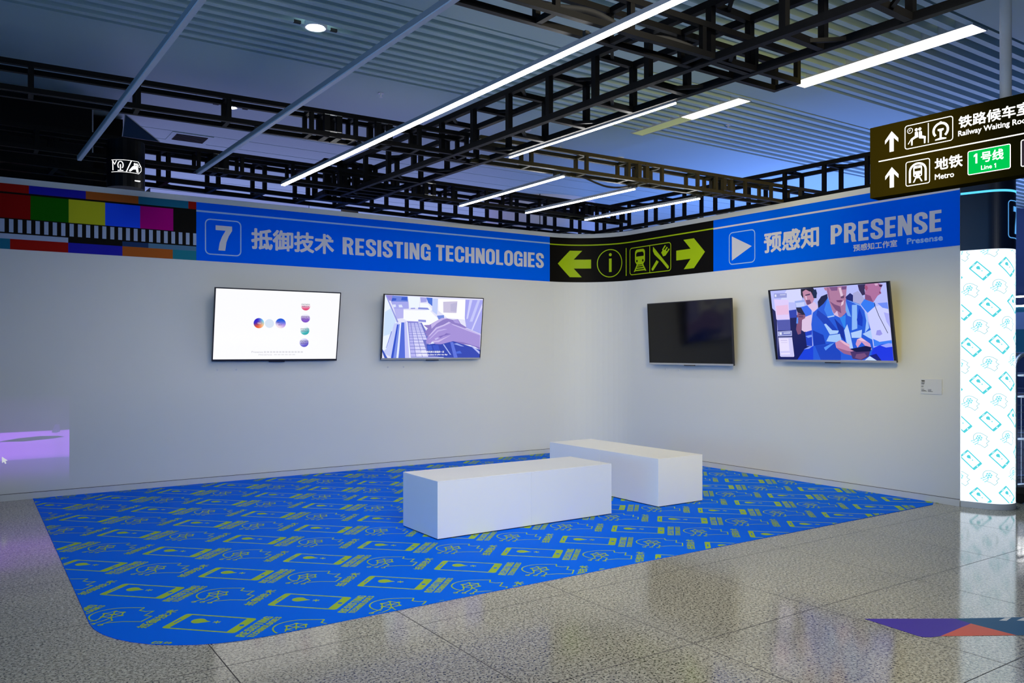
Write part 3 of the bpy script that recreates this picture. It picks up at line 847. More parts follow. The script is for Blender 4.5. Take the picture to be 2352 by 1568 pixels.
# fourth set: three seated travellers
p4 = Pic((105, 255), (2035, 112), (2195, 1405), (230, 1395), PW - .035, PH)
for c, *q in [
 ((182, 188, 250), (90, 240), (2045, 100), (2205, 1415), (220, 1400)), ((212, 214, 255), (380, 235), (620, 215), (640, 440), (250, 440)),
 ((18, 22, 88), (105, 540), (190, 590), (215, 730), (230, 1400), (150, 1400)), ((14, 18, 88), (430, 690), (560, 650), (700, 900), (720, 1165), (850, 1165), (640, 1400), (228, 1400), (225, 900), (440, 890)),
 ((222, 204, 250), (165, 390), (410, 400), (430, 720), (205, 725)), ((232, 190, 226), (200, 500), (400, 480), (415, 640), (215, 650)), ((80, 86, 170), (215, 735), (435, 725), (445, 905), (228, 910)),
 ((148, 154, 214), (165, 295), (380, 290), (382, 362), (168, 370)), ((226, 228, 250), (178, 312), (205, 310), (208, 350), (180, 352)), ((200, 204, 240), (265, 310), (360, 306), (362, 320), (266, 324)),
 ((42, 62, 172), (415, 575), (545, 555), (550, 690), (430, 700)), ((150, 170, 236), (513, 420), (680, 398), (695, 510), (540, 530)), ((196, 206, 250), (527, 450), (676, 432), (684, 500), (545, 518)),
 ((186, 190, 236), (228, 925), (465, 910), (468, 1000), (232, 1005)), ((120, 128, 196), (245, 935), (455, 925), (457, 988), (248, 994)), ((220, 224, 246), (255, 940), (295, 938), (297, 980), (258, 982)), ((214, 218, 245), (325, 945), (440, 938), (441, 955), (326, 960)),
 ((208, 204, 248), (238, 1025), (470, 1020), (508, 1335), (500, 1350), (280, 1350), (265, 1335)), ((232, 224, 254), (250, 1045), (408, 1040), (428, 1250), (270, 1255)), ((232, 224, 254), (280, 1285), (435, 1280), (437, 1308), (285, 1314)),
 ((170, 160, 214), (275, 1072), (385, 1069), (386, 1076), (276, 1079)), ((186, 176, 224), (280, 1108), (390, 1105), (391, 1110), (281, 1113)),
 ((18, 22, 66), (900, 430), (960, 340), (1060, 300), (1080, 460), (910, 540)), ((26, 34, 108), (1365, 350), (1440, 285), (1490, 320), (1492, 430), (1380, 395)), ((168, 168, 216), (1490, 290), (1570, 250), (1650, 330), (1690, 400), (1600, 480), (1490, 430)),
 ((24, 20, 44), (615, 220), (820, 200), (885, 290), (880, 370), (820, 372), (780, 262), (655, 262), (662, 385), (620, 320)), ((190, 134, 164), (645, 265), (700, 230), (790, 275), (845, 385), (800, 470), (720, 482), (690, 420), (655, 330)),
 ((72, 46, 84), (690, 315), (770, 295), (772, 318), (695, 332)), ((226, 190, 214), (690, 335), (712, 335), (722, 395), (700, 398)), ((112, 72, 112), (702, 405), (770, 395), (800, 470), (720, 482)), ((16, 36, 74), (820, 235), (870, 225), (890, 290), (875, 355), (830, 370), (812, 300)),
 ((218, 192, 228), (735, 485), (845, 430), (905, 500), (860, 600), (770, 560)), ((58, 108, 236), (618, 520), (725, 488), (800, 570), (800, 650), (700, 690)), ((222, 196, 228), (640, 700), (795, 640), (805, 900), (680, 930), (632, 900)),
 ((28, 24, 60), (535, 525), (620, 522), (692, 645), (640, 662), (560, 605)), ((136, 86, 116), (560, 600), (640, 640), (695, 650), (690, 700), (620, 742), (555, 690)), ((70, 44, 80), (590, 630), (660, 640), (655, 655), (585, 648)), ((70, 44, 80), (585, 668), (660, 672), (655, 686), (580, 684)), ((126, 78, 116), (560, 715), (640, 730), (620, 960), (570, 975), (538, 890)), ((90, 140, 240), (548, 690), (575, 690), (572, 790), (540, 790)),
 ((28, 62, 196), (690, 935), (805, 900), (815, 1165), (720, 1160)), ((120, 156, 246), (700, 1000), (800, 975), (806, 1010), (740, 1030)),
 ((22, 62, 218), (560, 1400), (680, 1220), (850, 1155), (920, 1400)), ((140, 164, 250), (670, 1222), (760, 1175), (830, 1160), (760, 1210)),
 ((36, 90, 216), (1070, 365), (1000, 460), (820, 610), (795, 800), (830, 1160), (830, 1400), (1850, 1400), (1850, 1200), (1800, 900), (1700, 600), (1600, 465), (1370, 385), (1350, 640), (1160, 640)),
 ((22, 62, 184), (900, 560), (1060, 680), (1240, 900), (1300, 1050), (1000, 790), (880, 650)), ((16, 52, 172), (820, 900), (1000, 980), (1040, 1130), (840, 1165)), ((24, 66, 190), (860, 1165), (1200, 1110), (1300, 1290), (1300, 1400), (960, 1400)),
 ((18, 46, 156), (1180, 700), (1340, 860), (1370, 1090), (1290, 1000)),
 ((168, 118, 158), (1085, 345), (1370, 350), (1385, 600), (1290, 690), (1170, 620), (1100, 480)), ((120, 76, 122), (1100, 420), (1180, 470), (1280, 505), (1300, 620), (1200, 560)), ((214, 188, 224), (1165, 640), (1230, 575), (1250, 660), (1280, 690)),
 ((174, 122, 158), (1040, 190), (1385, 168), (1375, 330), (1330, 460), (1280, 505), (1180, 470), (1095, 400)), ((124, 82, 132), (1090, 188), (1230, 180), (1225, 245), (1130, 250)), ((112, 74, 128), (1300, 180), (1380, 175), (1375, 225), (1300, 230)), ((222, 192, 216), (1245, 200), (1285, 195), (1325, 325), (1290, 360)), ((104, 66, 104), (1285, 345), (1345, 320), (1340, 370), (1290, 372)), ((116, 64, 106), (1210, 405), (1300, 400), (1320, 418), (1280, 440), (1225, 432)), ((228, 198, 220), (1300, 440), (1340, 400), (1330, 470), (1290, 500)), ((150, 98, 140), (1040, 200), (1080, 200), (1110, 400), (1090, 400)),
 ((178, 124, 152), (1000, 198), (1050, 190), (1065, 250), (1022, 242)), ((46, 132, 236), (1272, 690), (1372, 645), (1372, 870), (1340, 845)),
 ((62, 128, 238), (1070, 350), (1150, 590), (1185, 655), (1075, 690), (1010, 560)), ((116, 168, 242), (1370, 415), (1465, 680), (1405, 655), (1370, 570)), ((170, 200, 250), (1060, 675), (1180, 650), (1185, 670), (1075, 692)),
 ((170, 204, 252), (1010, 800), (1040, 790), (1150, 900), (1260, 905), (1240, 955), (1110, 970)), ((160, 198, 250), (1100, 985), (1280, 960), (1310, 1065), (1220, 1100), (1050, 1085)), ((176, 206, 252), (1350, 900), (1400, 800), (1450, 960), (1505, 1200), (1445, 1205), (1390, 1090)), ((140, 184, 248), (1475, 480), (1560, 475), (1570, 870), (1480, 900)), ((176, 206, 252), (1465, 940), (1650, 890), (1640, 1025), (1480, 1025)),
 ((130, 176, 248), (1380, 395), (1600, 470), (1690, 620), (1620, 500)), ((18, 58, 190), (1560, 720), (1600, 530), (1660, 690), (1655, 835), (1575, 800)), ((150, 190, 250), (1680, 560), (1730, 640), (1770, 860), (1700, 940), (1720, 740)), ((170, 202, 252), (1660, 960), (1800, 890), (1840, 1060), (1760, 1020)), ((90, 150, 244), (1010, 1190), (1120, 1130), (1190, 1110), (1040, 1240)),
 ((196, 136, 174), (1200, 1110), (1290, 1060), (1440, 1135), (1445, 1195), (1560, 1250), (1500, 1325), (1350, 1290), (1220, 1190)), ((230, 180, 206), (1270, 1070), (1320, 1065), (1450, 1150), (1440, 1180), (1350, 1130)), ((150, 98, 140), (1230, 1190), (1400, 1240), (1520, 1260), (1490, 1325), (1350, 1290)),
 ((210, 156, 194), (1548, 1130), (1570, 1050), (1640, 1018), (1790, 1120), (1822, 1225), (1740, 1190), (1650, 1095), (1580, 1190)), ((236, 196, 220), (1575, 1050), (1640, 1025), (1740, 1090), (1640, 1075)), ((72, 48, 104), (1460, 1260), (1700, 1200), (1790, 1255), (1770, 1340), (1650, 1400), (1500, 1375)), ((118, 76, 122), (1560, 1300), (1700, 1280), (1740, 1330), (1640, 1390), (1540, 1360)),
 ((10, 10, 62), (1450, 1215), (1720, 1158), (1812, 1180), (1800, 1250), (1560, 1262)),
 ((50, 40, 82), (1565, 150), (1710, 138), (1680, 230), (1695, 310), (1645, 325), (1590, 240)), ((174, 112, 158), (1690, 138), (1900, 122), (1982, 150), (1962, 190), (1945, 240), (1962, 290), (1900, 330), (1830, 440), (1690, 390), (1690, 300)), ((130, 76, 124), (1690, 300), (1780, 330), (1830, 430), (1690, 390)), ((162, 82, 122), (1680, 170), (1720, 160), (1738, 205), (1720, 245), (1690, 235)), ((58, 30, 70), (1915, 150), (1978, 148), (1965, 186), (1930, 182)), ((214, 172, 206), (1840, 130), (1900, 125), (1900, 160), (1860, 165)), ((110, 60, 100), (1925, 255), (1962, 285), (1930, 292)),
 ((52, 122, 242), (1620, 470), (1680, 385), (1840, 440), (1872, 480), (1840, 530), (1740, 610), (1680, 545)), ((202, 206, 253), (1740, 610), (1840, 520), (2075, 430), (2150, 900), (2165, 1085), (1850, 1160), (1800, 900)), ((112, 142, 246), (1900, 450), (2070, 435), (2085, 545), (1985, 525)), ((170, 172, 246), (2010, 600), (2100, 620), (2140, 860), (2060, 760)), ((152, 150, 232), (1900, 900), (1960, 890), (1995, 960), (1950, 985), (1885, 975)), ((60, 126, 244), (1840, 1040), (1950, 1090), (2160, 1060), (2165, 1115), (1860, 1170)),
 ((26, 52, 226), (1850, 1190), (1990, 1130), (2165, 1115), (2200, 1410), (1900, 1410), (1815, 1290)), ((10, 20, 122), (1790, 1320), (1900, 1290), (1990, 1410), (1740, 1410)), ((152, 164, 252), (1965, 1150), (2100, 1112), (2165, 1118), (2168, 1170), (2060, 1185)), ((192, 216, 252), (1705, 1400), (1790, 1330), (1910, 1405))]:
    p4.P(c, *q)
p4.strip([(1850, 440), (1862, 500), (1930, 660), (2085, 945)], 9, col=(26, 26, 62))

television('large wall television showing a white page with coloured spheres', (-4.763, -.1, 1.338), 0, R_(9.9), p1, False)
television('wall television showing hands typing on a laptop', (-2.760, -.1, 1.342), 0, R_(6.4), p2, True)
television('switched-off black wall television nearest the room corner', (-.1, -1.988, 1.274), -PI / 2, R_(3.1), None, True)
television('wall television showing three seated people with phones', (-.1, -4.03, 1.334), -PI / 2, R_(9.9), p4, True)

# small plugs left in the wall under the sets
def plug(label, loc, rz):
    t = thing('wall_plug', label, 'wall plug', loc, (0, 0, rz), 'wall plugs under the televisions')
    MB().tube([(0, 0, 0), (0, -.004, 0)], .013, 12).build('collar', M['white'], t)
    MB().tube([(0, -.004, 0), (0, -.018, .002)], .006, 8).build('pin', M['white'], t)
for n, (x, z, l) in enumerate([(-5.392, 1.243, 'left plug below the television with coloured spheres'), (-5.187, 1.243, 'right plug below the television with coloured spheres'),
                               (-3.334, 1.250, 'left plug below the television with typing hands'), (-3.118, 1.250, 'right plug below the television with typing hands')]):
    plug('small white ' + l, (x, 0, z), 0)
for y, z, l in [(-1.49, 1.21, 'left plug below the switched-off black television'), (-1.715, 1.205, 'right plug below the switched-off black television')]:
    plug('small white ' + l, (0, y, z), -PI / 2)

# caption card
cap_ = thing('caption_card', 'small white caption card on the right wall beside the lit column', 'caption card', (0, -5.035, 1.108), (0, 0, -PI / 2))
MB().box(-.104, .104, -.008, -.0005, -.072, .074).build('card', M['white'], cap_, bevel=.001)
ct = Sh()
ct.text('预感知', -.094, .045, .016, .034, bold=.04, res=2, nb=4)
ct.rect(-.094, .032, -.06, .037); ct.rect(-.094, .022, -.066, .027)
for a, b, z in ((-.094, -.072, .002), (-.094, -.074, -.006), (-.094, -.066, -.028), (-.094, -.052, -.040), (-.094, -.040, -.046), (-.03, .004, -.030), (-.03, .004, -.041), (-.03, .018, -.048)):
    ct.rect(a, z, b, z + .0035)
ct.build('caption_text', M['black'], cap_, lambda u, v, o: (u, -o, v), off=.0086)

# ---------------------------------------------------------------- bench blocks
def bench(label, x0, x1, y0, y1):
    t = thing('bench_block', label, 'bench', ((x0 + x1) / 2, (y0 + y1) / 2, .0046), group='white bench blocks')
    a, b = (x1 - x0) / 2, (y1 - y0) / 2
    MB().box(-a + .004, a - .004, -b + .004, b - .004, 0, .008).build('foot_plate', M['rubber'], t)
    MB().box(-a, a, -b, b, .006, .438).build('body', M['bench'], t, bevel=.002)
    MB().box(-a, a, -b, b, .438, .448).build('top_panel', M['bench'], t, bevel=.002)
bench('white bench block at the left end of the front bench', -4.702, -3.823, -3.775, -3.185)
bench('white bench block at the right end of the front bench', -3.822, -2.950, -3.775, -3.185)
bench('white bench block nearest the viewer in the back bench', -2.385, -1.800, -3.78, -2.948)
bench('white bench block farthest back, close to the corner walls', -2.385, -1.800, -2.943, -2.10)
# ---------------------------------------------------------------- black box trusses
def truss(label, p, q, width, z0, z1, rings, bar, m, knees=True, doubles=(), midrail=None):
    """p -> q along the near lower chord (plan), the truss lies to the left of that direction"""
    P, Q = Vector(p), Vector(q)
    L = (Q - P).length
    rz = math.atan2(Q.y - P.y, Q.x - P.x)
    t = thing('box_truss', label, 'truss', (P.x, P.y, z0), (0, 0, rz), 'black ceiling trusses')
    h = z1 - z0
    w = width
    for y in (0, w):
        for z in (0, h):
            MB().bar((0, y, z), (L, y, z), bar).build('chord', m, t)
    fr = MB()
    e = bar * .92
    for z in (0, h): fr.bar((0, 0, z), (0, w, z), e)
    for y in (0, w): fr.bar((0, y, 0), (0, y, h), e)
    first = None
    def put(o, x):
        c = o.copy(); C.objects.link(c); c.parent = t; c.location = (x, 0, 0)
    f0 = fr.build('cross_frame', m, t); f0.location = (rings[0], 0, 0)
    for x in rings[1:]: put(f0, x)
    if knees:
        k0 = None
        for n, x in enumerate(rings[:-1]):
            k = .16
            if k0 is None or n == 1:
                s_ = 1 if n == 0 else -1
                a = 0 if n == 0 else w
                k0 = (k0 or []) + [[]]
                for z in (0, h):
                    o = MB().bar((0, a + s_ * k, z), (k, a, z), bar * .5).build('knee_brace', m, t); o.location = (x, 0, 0)
                    k0[-1].append(o)
            else:
                for o in k0[n % 2]: put(o, x)
    if midrail:
        for y in (0,): MB().bar((0, y, midrail), (L, y, midrail), bar * .8).build('middle_rail', m, t)
    if doubles:
        # joint plates with shiny bolts where two lengths meet
        b = MB(); bo = MB()
        for dx in (0, .10):
            for z in (0, h): b.bar((dx, 0, z), (dx, w, z), bar * 1.3)
            for y in (0, w): b.bar((dx, y, 0), (dx, y, h), bar * 1.3)
        for z in (.02, h - .02):
            for y in (0, w): bo.tube([(-.02, y - .5 * bar, z), (.12, y - .5 * bar, z)], .006, 6)
        o1 = b.build('joint_plate', m, t); o1.location = (doubles[0], 0, 0)
        o2 = bo.build('bolt', M['bolt'], t); o2.location = (doubles[0], 0, 0)
        for x in doubles[1:]: put(o1, x); put(o2, x)
    return t
def fr_range(a, b, d):
    out = []
    while a < b: out.append(round(a, 3)); a += d
    return out
# along the left wall, over its top
truss('wide black truss lying over the left wall top', (-9.6, -.90), (.06, -.235), .36, 3.15, 3.485, fr_range(.15, 9.5, .49), .042, M['truss'])
# along the right wall
truss('black truss running above the right wall and PRESENSE banner', (-.165, -.26), (.235, -7.2), .335, 3.155, 3.49, fr_range(.15, 6.9, .49), .042, M['truss'])
# big one towards the viewer
truss('widest black truss coming from the left wall towards the viewer', (-4.325, -.95), (-3.92, -9.8), .362, 3.15, 3.468, fr_range(.07, 8.7, .495), .044, M['truss'])
# slim ones across
def along(x0, xs): return [round(x - x0, 3) for x in xs]
truss('slim black truss crossing at left, parallel to the left wall', (-9.6, -3.01), (-4.02, -3.205), .17, 3.15, 3.32, along(-9.6, (-9.2, -8.6, -7.97, -7.34, -6.70, -6.09, -5.47, -5.11, -4.55, -4.1)), .034, M['truss'], knees=False, doubles=along(-9.6, (-5.35, -4.92)))
truss('slim truss coloured bronze for warm light between the half-lit ceiling lamp and corner', (-3.97, -3.206), (.95, -3.36), .17, 3.15, 3.32, along(-3.97, (-3.43, -2.80, -2.28, -1.84, -1.34, -1.07, -.62, -.2, .3, .8)), .034, M['truss_warm'], knees=False, doubles=along(-3.97, (-2.15, -.95)))
truss('slim black truss carrying the far ends of the linear lamps', (-9.6, -1.43), (-.48, -1.25), .17, 3.15, 3.32, along(-9.6, (-9.2, -8.6, -7.9, -7.2, -6.5, -5.9, -5.5, -5.0, -4.5, -3.9, -3.65, -3.4, -3.15, -2.7, -2.35, -1.8, -1.4, -1.0, -.75, -.55)), .034, M['truss'], knees=False, doubles=along(-9.6, (-5.75, -3.5, -1.2)))
truss('slim black truss nearest the viewer, ending below the bright ceiling lamp', (-9.6, -6.0), (-3.33, -6.0), .17, 3.15, 3.32, along(-9.6, (-9.2, -8.2, -7.2, -6.3, -5.75, -5.25, -4.75, -4.2, -3.75, -3.345)), .034, M['truss'], knees=False)

# corner block where the wide truss meets the left wall truss
cb = thing('truss_corner_block', 'black bolted corner block where wide truss meets left wall truss', 'truss', (-4.50, -.93, 3.15))
m_ = MB()
for x in (0, .16, .33, .50):
    for y in (0, .33): m_.bar((x, y, -.02), (x, y, .36), .05)
for z in (0, .33):
    for x in (0, .5): m_.bar((x, 0, z), (x, .33, z), .05)
    for y in (0, .33): m_.bar((0, y, z), (.5, y, z), .05)
m_.build('block_frame', M['truss'], cb)
m_ = MB()
for x in (.05, .24, .44):
    for z in (.05, .17, .29): m_.tube([(x, -.035, z), (x, -.02, z)], .009, 8)
m_.build('bolt', M['bolt'], cb)
wp = thing('wood_block', 'small bare wood block lying on the left wall top', 'wood block', (-3.82, .05, 3.1325))
MB().box(-.10, .10, -.03, .03, 0, .036).build('block', M['wood'], wp, bevel=.002)

# cables lying in the trusses
def cable(name, label, pts, r, cat='cable'):
    sp = []
    P = [Vector(p) for p in pts]
    for i in range(len(P) - 1):
        a, b, c, d = P[max(i - 1, 0)], P[i], P[i + 1], P[min(i + 2, len(P) - 1)]
        for j in range(6):
            t = j / 6
            sp.append(.5 * (2 * b + (c - a) * t + (2 * a - 5 * b + 4 * c - d) * t * t + (3 * b - a - 3 * c + d) * t ** 3))
    sp.append(P[-1])
    return tag(MB().tube(sp, r, 8).build(name, M['rubber'], smooth=True), label, cat)
cable('cable_bundle', 'thick black cable bundle sagging in the truss nearest the viewer', [(-6.6, -5.93, 3.19), (-5.9, -5.93, 3.20), (-5.3, -5.92, 3.20), (-4.95, -5.92, 3.235), (-4.65, -5.92, 3.18), (-4.4, -5.92, 3.21), (-4.15, -5.92, 3.20), (-3.95, -5.92, 3.185)], .022)
cable('cable', 'black cable drooping below the slim middle truss between lamps', [(-3.0, -3.1, 3.18), (-2.85, -3.1, 3.17), (-2.6, -3.11, 3.105), (-2.42, -3.12, 3.075), (-2.2, -3.11, 3.10), (-2.0, -3.1, 3.17)], .010)

# ---------------------------------------------------------------- suspended linear lamps
def linear_lamp(label, a, b, z, lit, w=.038, h=.05, clip_end=True):
    A, B = Vector(a), Vector(b); L = (B - A).length
    t = thing('linear_lamp', label, 'lamp', (A.x, A.y, z), (0, 0, math.atan2(B.y - A.y, B.x - A.x)), 'suspended linear lamps')
    MB().box(0, L, -w / 2, w / 2, .004, h).build('housing', M['ledbody'], t)
    MB().box(.004, lit[0] if lit else L - .004, -w / 2 + .003, w / 2 - .003, -.004, .004).build('diffuser', M['diffoff'], t) if (not lit or lit[0] > .01) else None
    if lit:
        MB().box(max(lit[0], .004), lit[1], -w / 2 + .002, w / 2 - .002, -.006, .004).build('lit_diffuser', M['led'], t)
    for yy in (-1.35, -3.12, -5.9):
        # hung from the slim trusses by short clips
        k = (yy - A.y) / (B.y - A.y)
        if 0 <= k <= 1 and h > .02: MB().box(k * L - .012, k * L + .012, -.014, .014, h - .004, 3.14 - z).build('hanger_clip', M['rubber'], t)
    if h > .025: MB().box(L - .03, L + .02, -.018, .018, h * .5, h + .008).build('end_clamp', M['rubber'], t)
    return t
linear_lamp('unlit grey linear lamp farthest left', (-6.894, -1.448), (-6.75, -6.672), 3.075, None, w=0.036, h=0.034)
linear_lamp('mostly unlit linear lamp whose near end glows at the top', (-5.926, -1.446), (-5.784, -7.331), 3.075, (4.57, 5.883), w=0.036, h=0.034)
linear_lamp('longest lit white linear lamp, left of the wide truss', (-5.12, -1.401), (-4.923, -7.583), 3.075, (0.004, 6.181), w=0.04, h=0.03)
linear_lamp('lit white linear lamp under the wide truss edge', (-3.822, -3.448), (-3.75, -5.349), 3.112, (0.004, 1.898), w=0.013, h=0.016)
linear_lamp('lit linear lamp leftmost of the three behind the middle truss', (-3.103, -1.385), (-3.082, -3.254), 3.075, (0.004, 1.865), w=0.028, h=0.03)
linear_lamp('lit linear lamp middle of the three behind the middle truss', (-2.229, -1.422), (-2.132, -3.187), 3.075, (0.004, 1.764), w=0.028, h=0.03)
linear_lamp('lit linear lamp rightmost of the three, near the corner', (-1.33, -1.418), (-1.209, -3.194), 3.075, (0.004, 1.776), w=0.028, h=0.03)

# ---------------------------------------------------------------- ceiling luminaires
def fixture(label, x0, x1, y0, y1, lit, mat):
    t = thing('ceiling_lamp', label, 'ceiling lamp', ((x0 + x1) / 2, y0, ZC), group='recessed ceiling lamps')
    w = (x1 - x0) / 2; L = y1 - y0
    fr = MB()
    for x in (-w - .008, w): fr.box(x, x + .008, 0, L, -.012, .07)
    for y in (-.008, L): fr.box(-w - .008, w + .008, y, y + .008, -.012, .07)
    fr.build('frame', M['alu'], t)
    MB().box(-w, w, 0, lit, -.006, .02).build('lit_diffuser', mat, t)
    if lit < L: MB().box(-w, w, lit, L, -.006, .02).build('diffuser', M['fixoff'], t)
    return t
fixture('bright warm ceiling lamp above the hanging direction sign', -.70, -.46, -5.76, -3.95, 1.81, M['fixlit'])
fixture('half-lit ceiling lamp beyond the bright warm one', -.75, -.56, -3.33, -1.62, .86, M['fixcool'])

def downlight(label, x, y, lit, r=.074):
    t = thing('downlight', label, 'downlight', (x, y, ZC))
    pts = []
    m = MB(); k = 28
    prof = [(r, -.004), (r + .012, -.010), (r + .022, -.006), (r + .024, .03), (r, .03)]
    for i in range(k):
        a = 2 * PI * i / k
        for q in prof: m.v.append((q[0] * math.cos(a), q[0] * math.sin(a), q[1]))
    n = len(prof)
    for i in range(k):
        for j in range(n - 1):
            a, b = i * n + j, ((i + 1) % k) * n + j
            m.f.append((a, b, b + 1, a + 1))
    m.build('trim_ring', M['white'], t, smooth=False)
    MB().tube([(0, 0, -.003), (0, 0, .02)], r, 28).build('lens', M['down'] if lit else M['diffoff'], t)
    if lit:
        for sx in (-1, 1): MB().box(sx * .16 - .03, sx * .16 + .03, -.012, .012, -.004, .02).build('spring_clip', M['rubber'], t)
downlight('round lit downlight among the slats at upper left', -5.234, -2.60, True)
downlight('round lit downlight glimpsed through the left slim truss', -5.225, .10, True, .062)
downlight('unlit round downlight above the slim middle truss', -1.95, -.98, False, .07)

def sprinkler(label, x, y):
    t = thing('sprinkler', label, 'sprinkler', (x, y, ZC))
    MB().tube([(0, 0, .02), (0, 0, -.010)], .030, 14).build('rosette', M['alu'], t)
    MB().tube([(0, 0, -.008), (0, 0, -.045)], .009, 8).tube([(0, 0, -.045), (0, 0, -.048)], .018, 10).build('head', M['alu'], t)
for l, x, y in (('ceiling sprinkler over the left slim truss, above the banner', -5.66, -.20), ('ceiling sprinkler on the flat band between two lamps', -4.03, -1.30), ('ceiling sprinkler beyond the slim middle truss', -1.05, -.55), ('ceiling sprinkler among the slats right of the half-lit lamp', -.02, -2.55)):
    sprinkler(l, x, y)
sd = thing('smoke_detector', 'small white smoke detector on the flat ceiling above the right wall', 'smoke detector', (.02, -.55, ZC))
MB().tube([(0, 0, .01), (0, 0, -.02)], .055, 20).tube([(0, 0, -.02), (0, 0, -.05)], [.04, .03], 20).build('body', M['white'], sd)
MB().tube([(0, 0, -.028), (0, 0, -.034)], .041, 20).build('vent_ring', M['rubber'], sd)
av = thing('air_vent', 'square black air vent in the planked ceiling beyond the left wall', 'air vent', (-5.30, 1.76, ZC))
MB().box(-.25, .25, -.22, .22, -.008, .01).build('frame', M['ceil'], av)
vb = MB().box(-.19, .19, -.16, .16, -.012, -.004); vb.build('opening', M['rubber'], av)
for i in range(6): MB().box(-.19, .19, -.15 + i * .055, -.145 + i * .055, -.02, -.008).build('louvre', M['gap'], av)

# ---------------------------------------------------------------- hanging direction sign
sg = thing('direction_sign', 'dark hanging direction sign with white lettering and a green line panel', 'sign', (-1.951, -5.621, 2.618), (0, 0, math.atan2(-.9987, .0512)))
SL, SHH = 1.86, .539
MB().box(0, SL, .0, .13, 0, SHH).build('panel', M['signface'], sg, bevel=.003)
for x in (.93,):
    MB().tube([(x, .065, SHH), (x, .065, ZC - 2.618 + .02)], .036, 20).build('suspension_pole', M['white'], sg, smooth=True)
    MB().tube([(x, .065, ZC - 2.618 - .02), (x, .065, ZC - 2.618)], .06, 20).build('ceiling_flange', M['white'], sg)
smap = lambda u, v, o: (u, -o, v - 2.618)
sk = dict(fmap=smap, off=.0015)
def arrow_up(dx, dz):
    Sh().poly([(.1715 + dx, 3.097 + dz), (.222 + dx, 3.036 + dz), (.222 + dx, 3.008 + dz), (.1875 + dx, 3.045 + dz), (.1875 + dx, 2.944 + dz), (.155 + dx, 2.944 + dz), (.155 + dx, 3.045 + dz), (.1205 + dx, 3.008 + dz), (.1205 + dx, 3.036 + dz)]).build('arrow', M['signlit'], sg, **sk)
arrow_up(0, 0); arrow_up(.0015, -.269)
Sh().frame(.273, 2.940, .613, 3.110, .018, .006).build('pictogram_frame', M['signlit'], sg, **sk)
Sh().rect(.440, 2.955, .446, 3.097).build('divider', M['signlit'], sg, **sk)
w_ = Sh()
w_.ring(.310, 3.070, .019, .004, .019, 20).strip([(.310, 3.081), (.310, 3.070), (.300, 3.069)], .004)
w_.disc(.356, 3.068, .0115, k=14).disc(.382, 3.068, .0115, k=14)
w_.poly([(.346, 3.052), (.364, 3.054), (.368, 3.046), (.370, 3.012), (.352, 3.008), (.330, 2.998), (.329, 2.960), (.319, 2.958), (.317, 3.000), (.300, 2.972), (.293, 2.974), (.318, 3.010), (.345, 3.024)])
w_.poly([(.375, 3.052), (.393, 3.052), (.397, 3.044), (.398, 3.018), (.425, 3.006), (.422, 2.957), (.412, 2.957), (.411, 2.993), (.378, 3.000), (.374, 3.010)])
w_.build('waiting_pictogram', M['signlit'], sg, **sk)
r_ = Sh()
r_.strip([(.530 + .050 * math.cos(R_(a)), 3.027 + .050 * math.sin(R_(a))) for a in range(-52, 233, 12)], .016)
r_.disc(.530, 3.080, .010, k=12)
r_.poly([(.509, 3.038), (.551, 3.038), (.551, 3.026), (.538, 3.020), (.537, 2.974), (.569, 2.967), (.569, 2.959), (.491, 2.959), (.491, 2.967), (.523, 2.974), (.522, 3.020), (.509, 3.026)])
r_.build('railway_emblem', M['signlit'], sg, **sk)
Sh().text('铁路候车室', .652, 3.010, .085, .458, bold=.025).build('chinese_lettering', M['signlit'], sg, **sk)
Sh().text('Railway Waiting Room', .650, 2.944, .050, .470, bold=.02).build('lettering', M['signlit'], sg, **sk)
Sh().rect(.070, 2.884, SL - .07, 2.8925).build('dividing_line', M['signlit'], sg, **sk)
Sh().frame(.280, 2.666, .452, 2.842, .014, .006).build('pictogram_frame', M['signlit'], sg, **sk)
t_ = Sh()
t_.strip([(.309, 2.686), (.309, 2.765)] + [(.3665 + .0575 * math.cos(R_(a)), 2.768 + .052 * math.sin(R_(a))) for a in range(172, 0, -14)] + [(.424, 2.765), (.424, 2.686)], .015)
t_.poly(t_.rr(.334, 2.724, .398, 2.804, .012, 3), [(.343, 2.764), (.343, 2.785), (.389, 2.785), (.389, 2.764)], t_.ell(.348, 2.737, .006, k=8)[::-1], t_.ell(.385, 2.737, .006, k=8)[::-1], [(.355, 2.792), (.355, 2.796), (.377, 2.796), (.377, 2.792)])
t_.poly([(.345, 2.726), (.387, 2.726), (.376, 2.712), (.356, 2.712)])
t_.poly([(.350, 2.722), (.360, 2.722), (.342, 2.685), (.331, 2.685)]).poly([(.372, 2.722), (.382, 2.722), (.402, 2.685), (.391, 2.685)])
t_.build('metro_pictogram', M['signlit'], sg, **sk)
Sh().text('地铁', .488, 2.742, .090, .192, bold=.025).build('chinese_lettering', M['signlit'], sg, **sk)
Sh().text('Metro', .489, 2.678, .040, .133, bold=.025).build('lettering', M['signlit'], sg, **sk)
g_ = Sh().poly(Sh().rr(.716, 2.674, .985, 2.836, .010))
gp = g_.build('line_panel', M['signgreen'], sg, **sk)
Sh().frame(.716, 2.674, .985, 2.836, .010, .0055).build('line_panel_frame', M['signlit'], gp, fmap=smap, off=.0022)
one = Sh().poly([(.765, 2.745), (.777, 2.745), (.777, 2.813), (.767, 2.813), (.754, 2.802), (.754, 2.790), (.765, 2.797)])
one.build('line_panel_number', M['signlit'], gp, fmap=smap, off=.0022)
Sh().text('号线', .800, 2.743, .074, .144, bold=.025).build('line_panel_lettering', M['signlit'], gp, fmap=smap, off=.0022)
on2 = Sh().poly([(.891, 2.694), (.8965, 2.694), (.8965, 2.724), (.892, 2.724), (.885, 2.719), (.885, 2.7135), (.891, 2.717)])
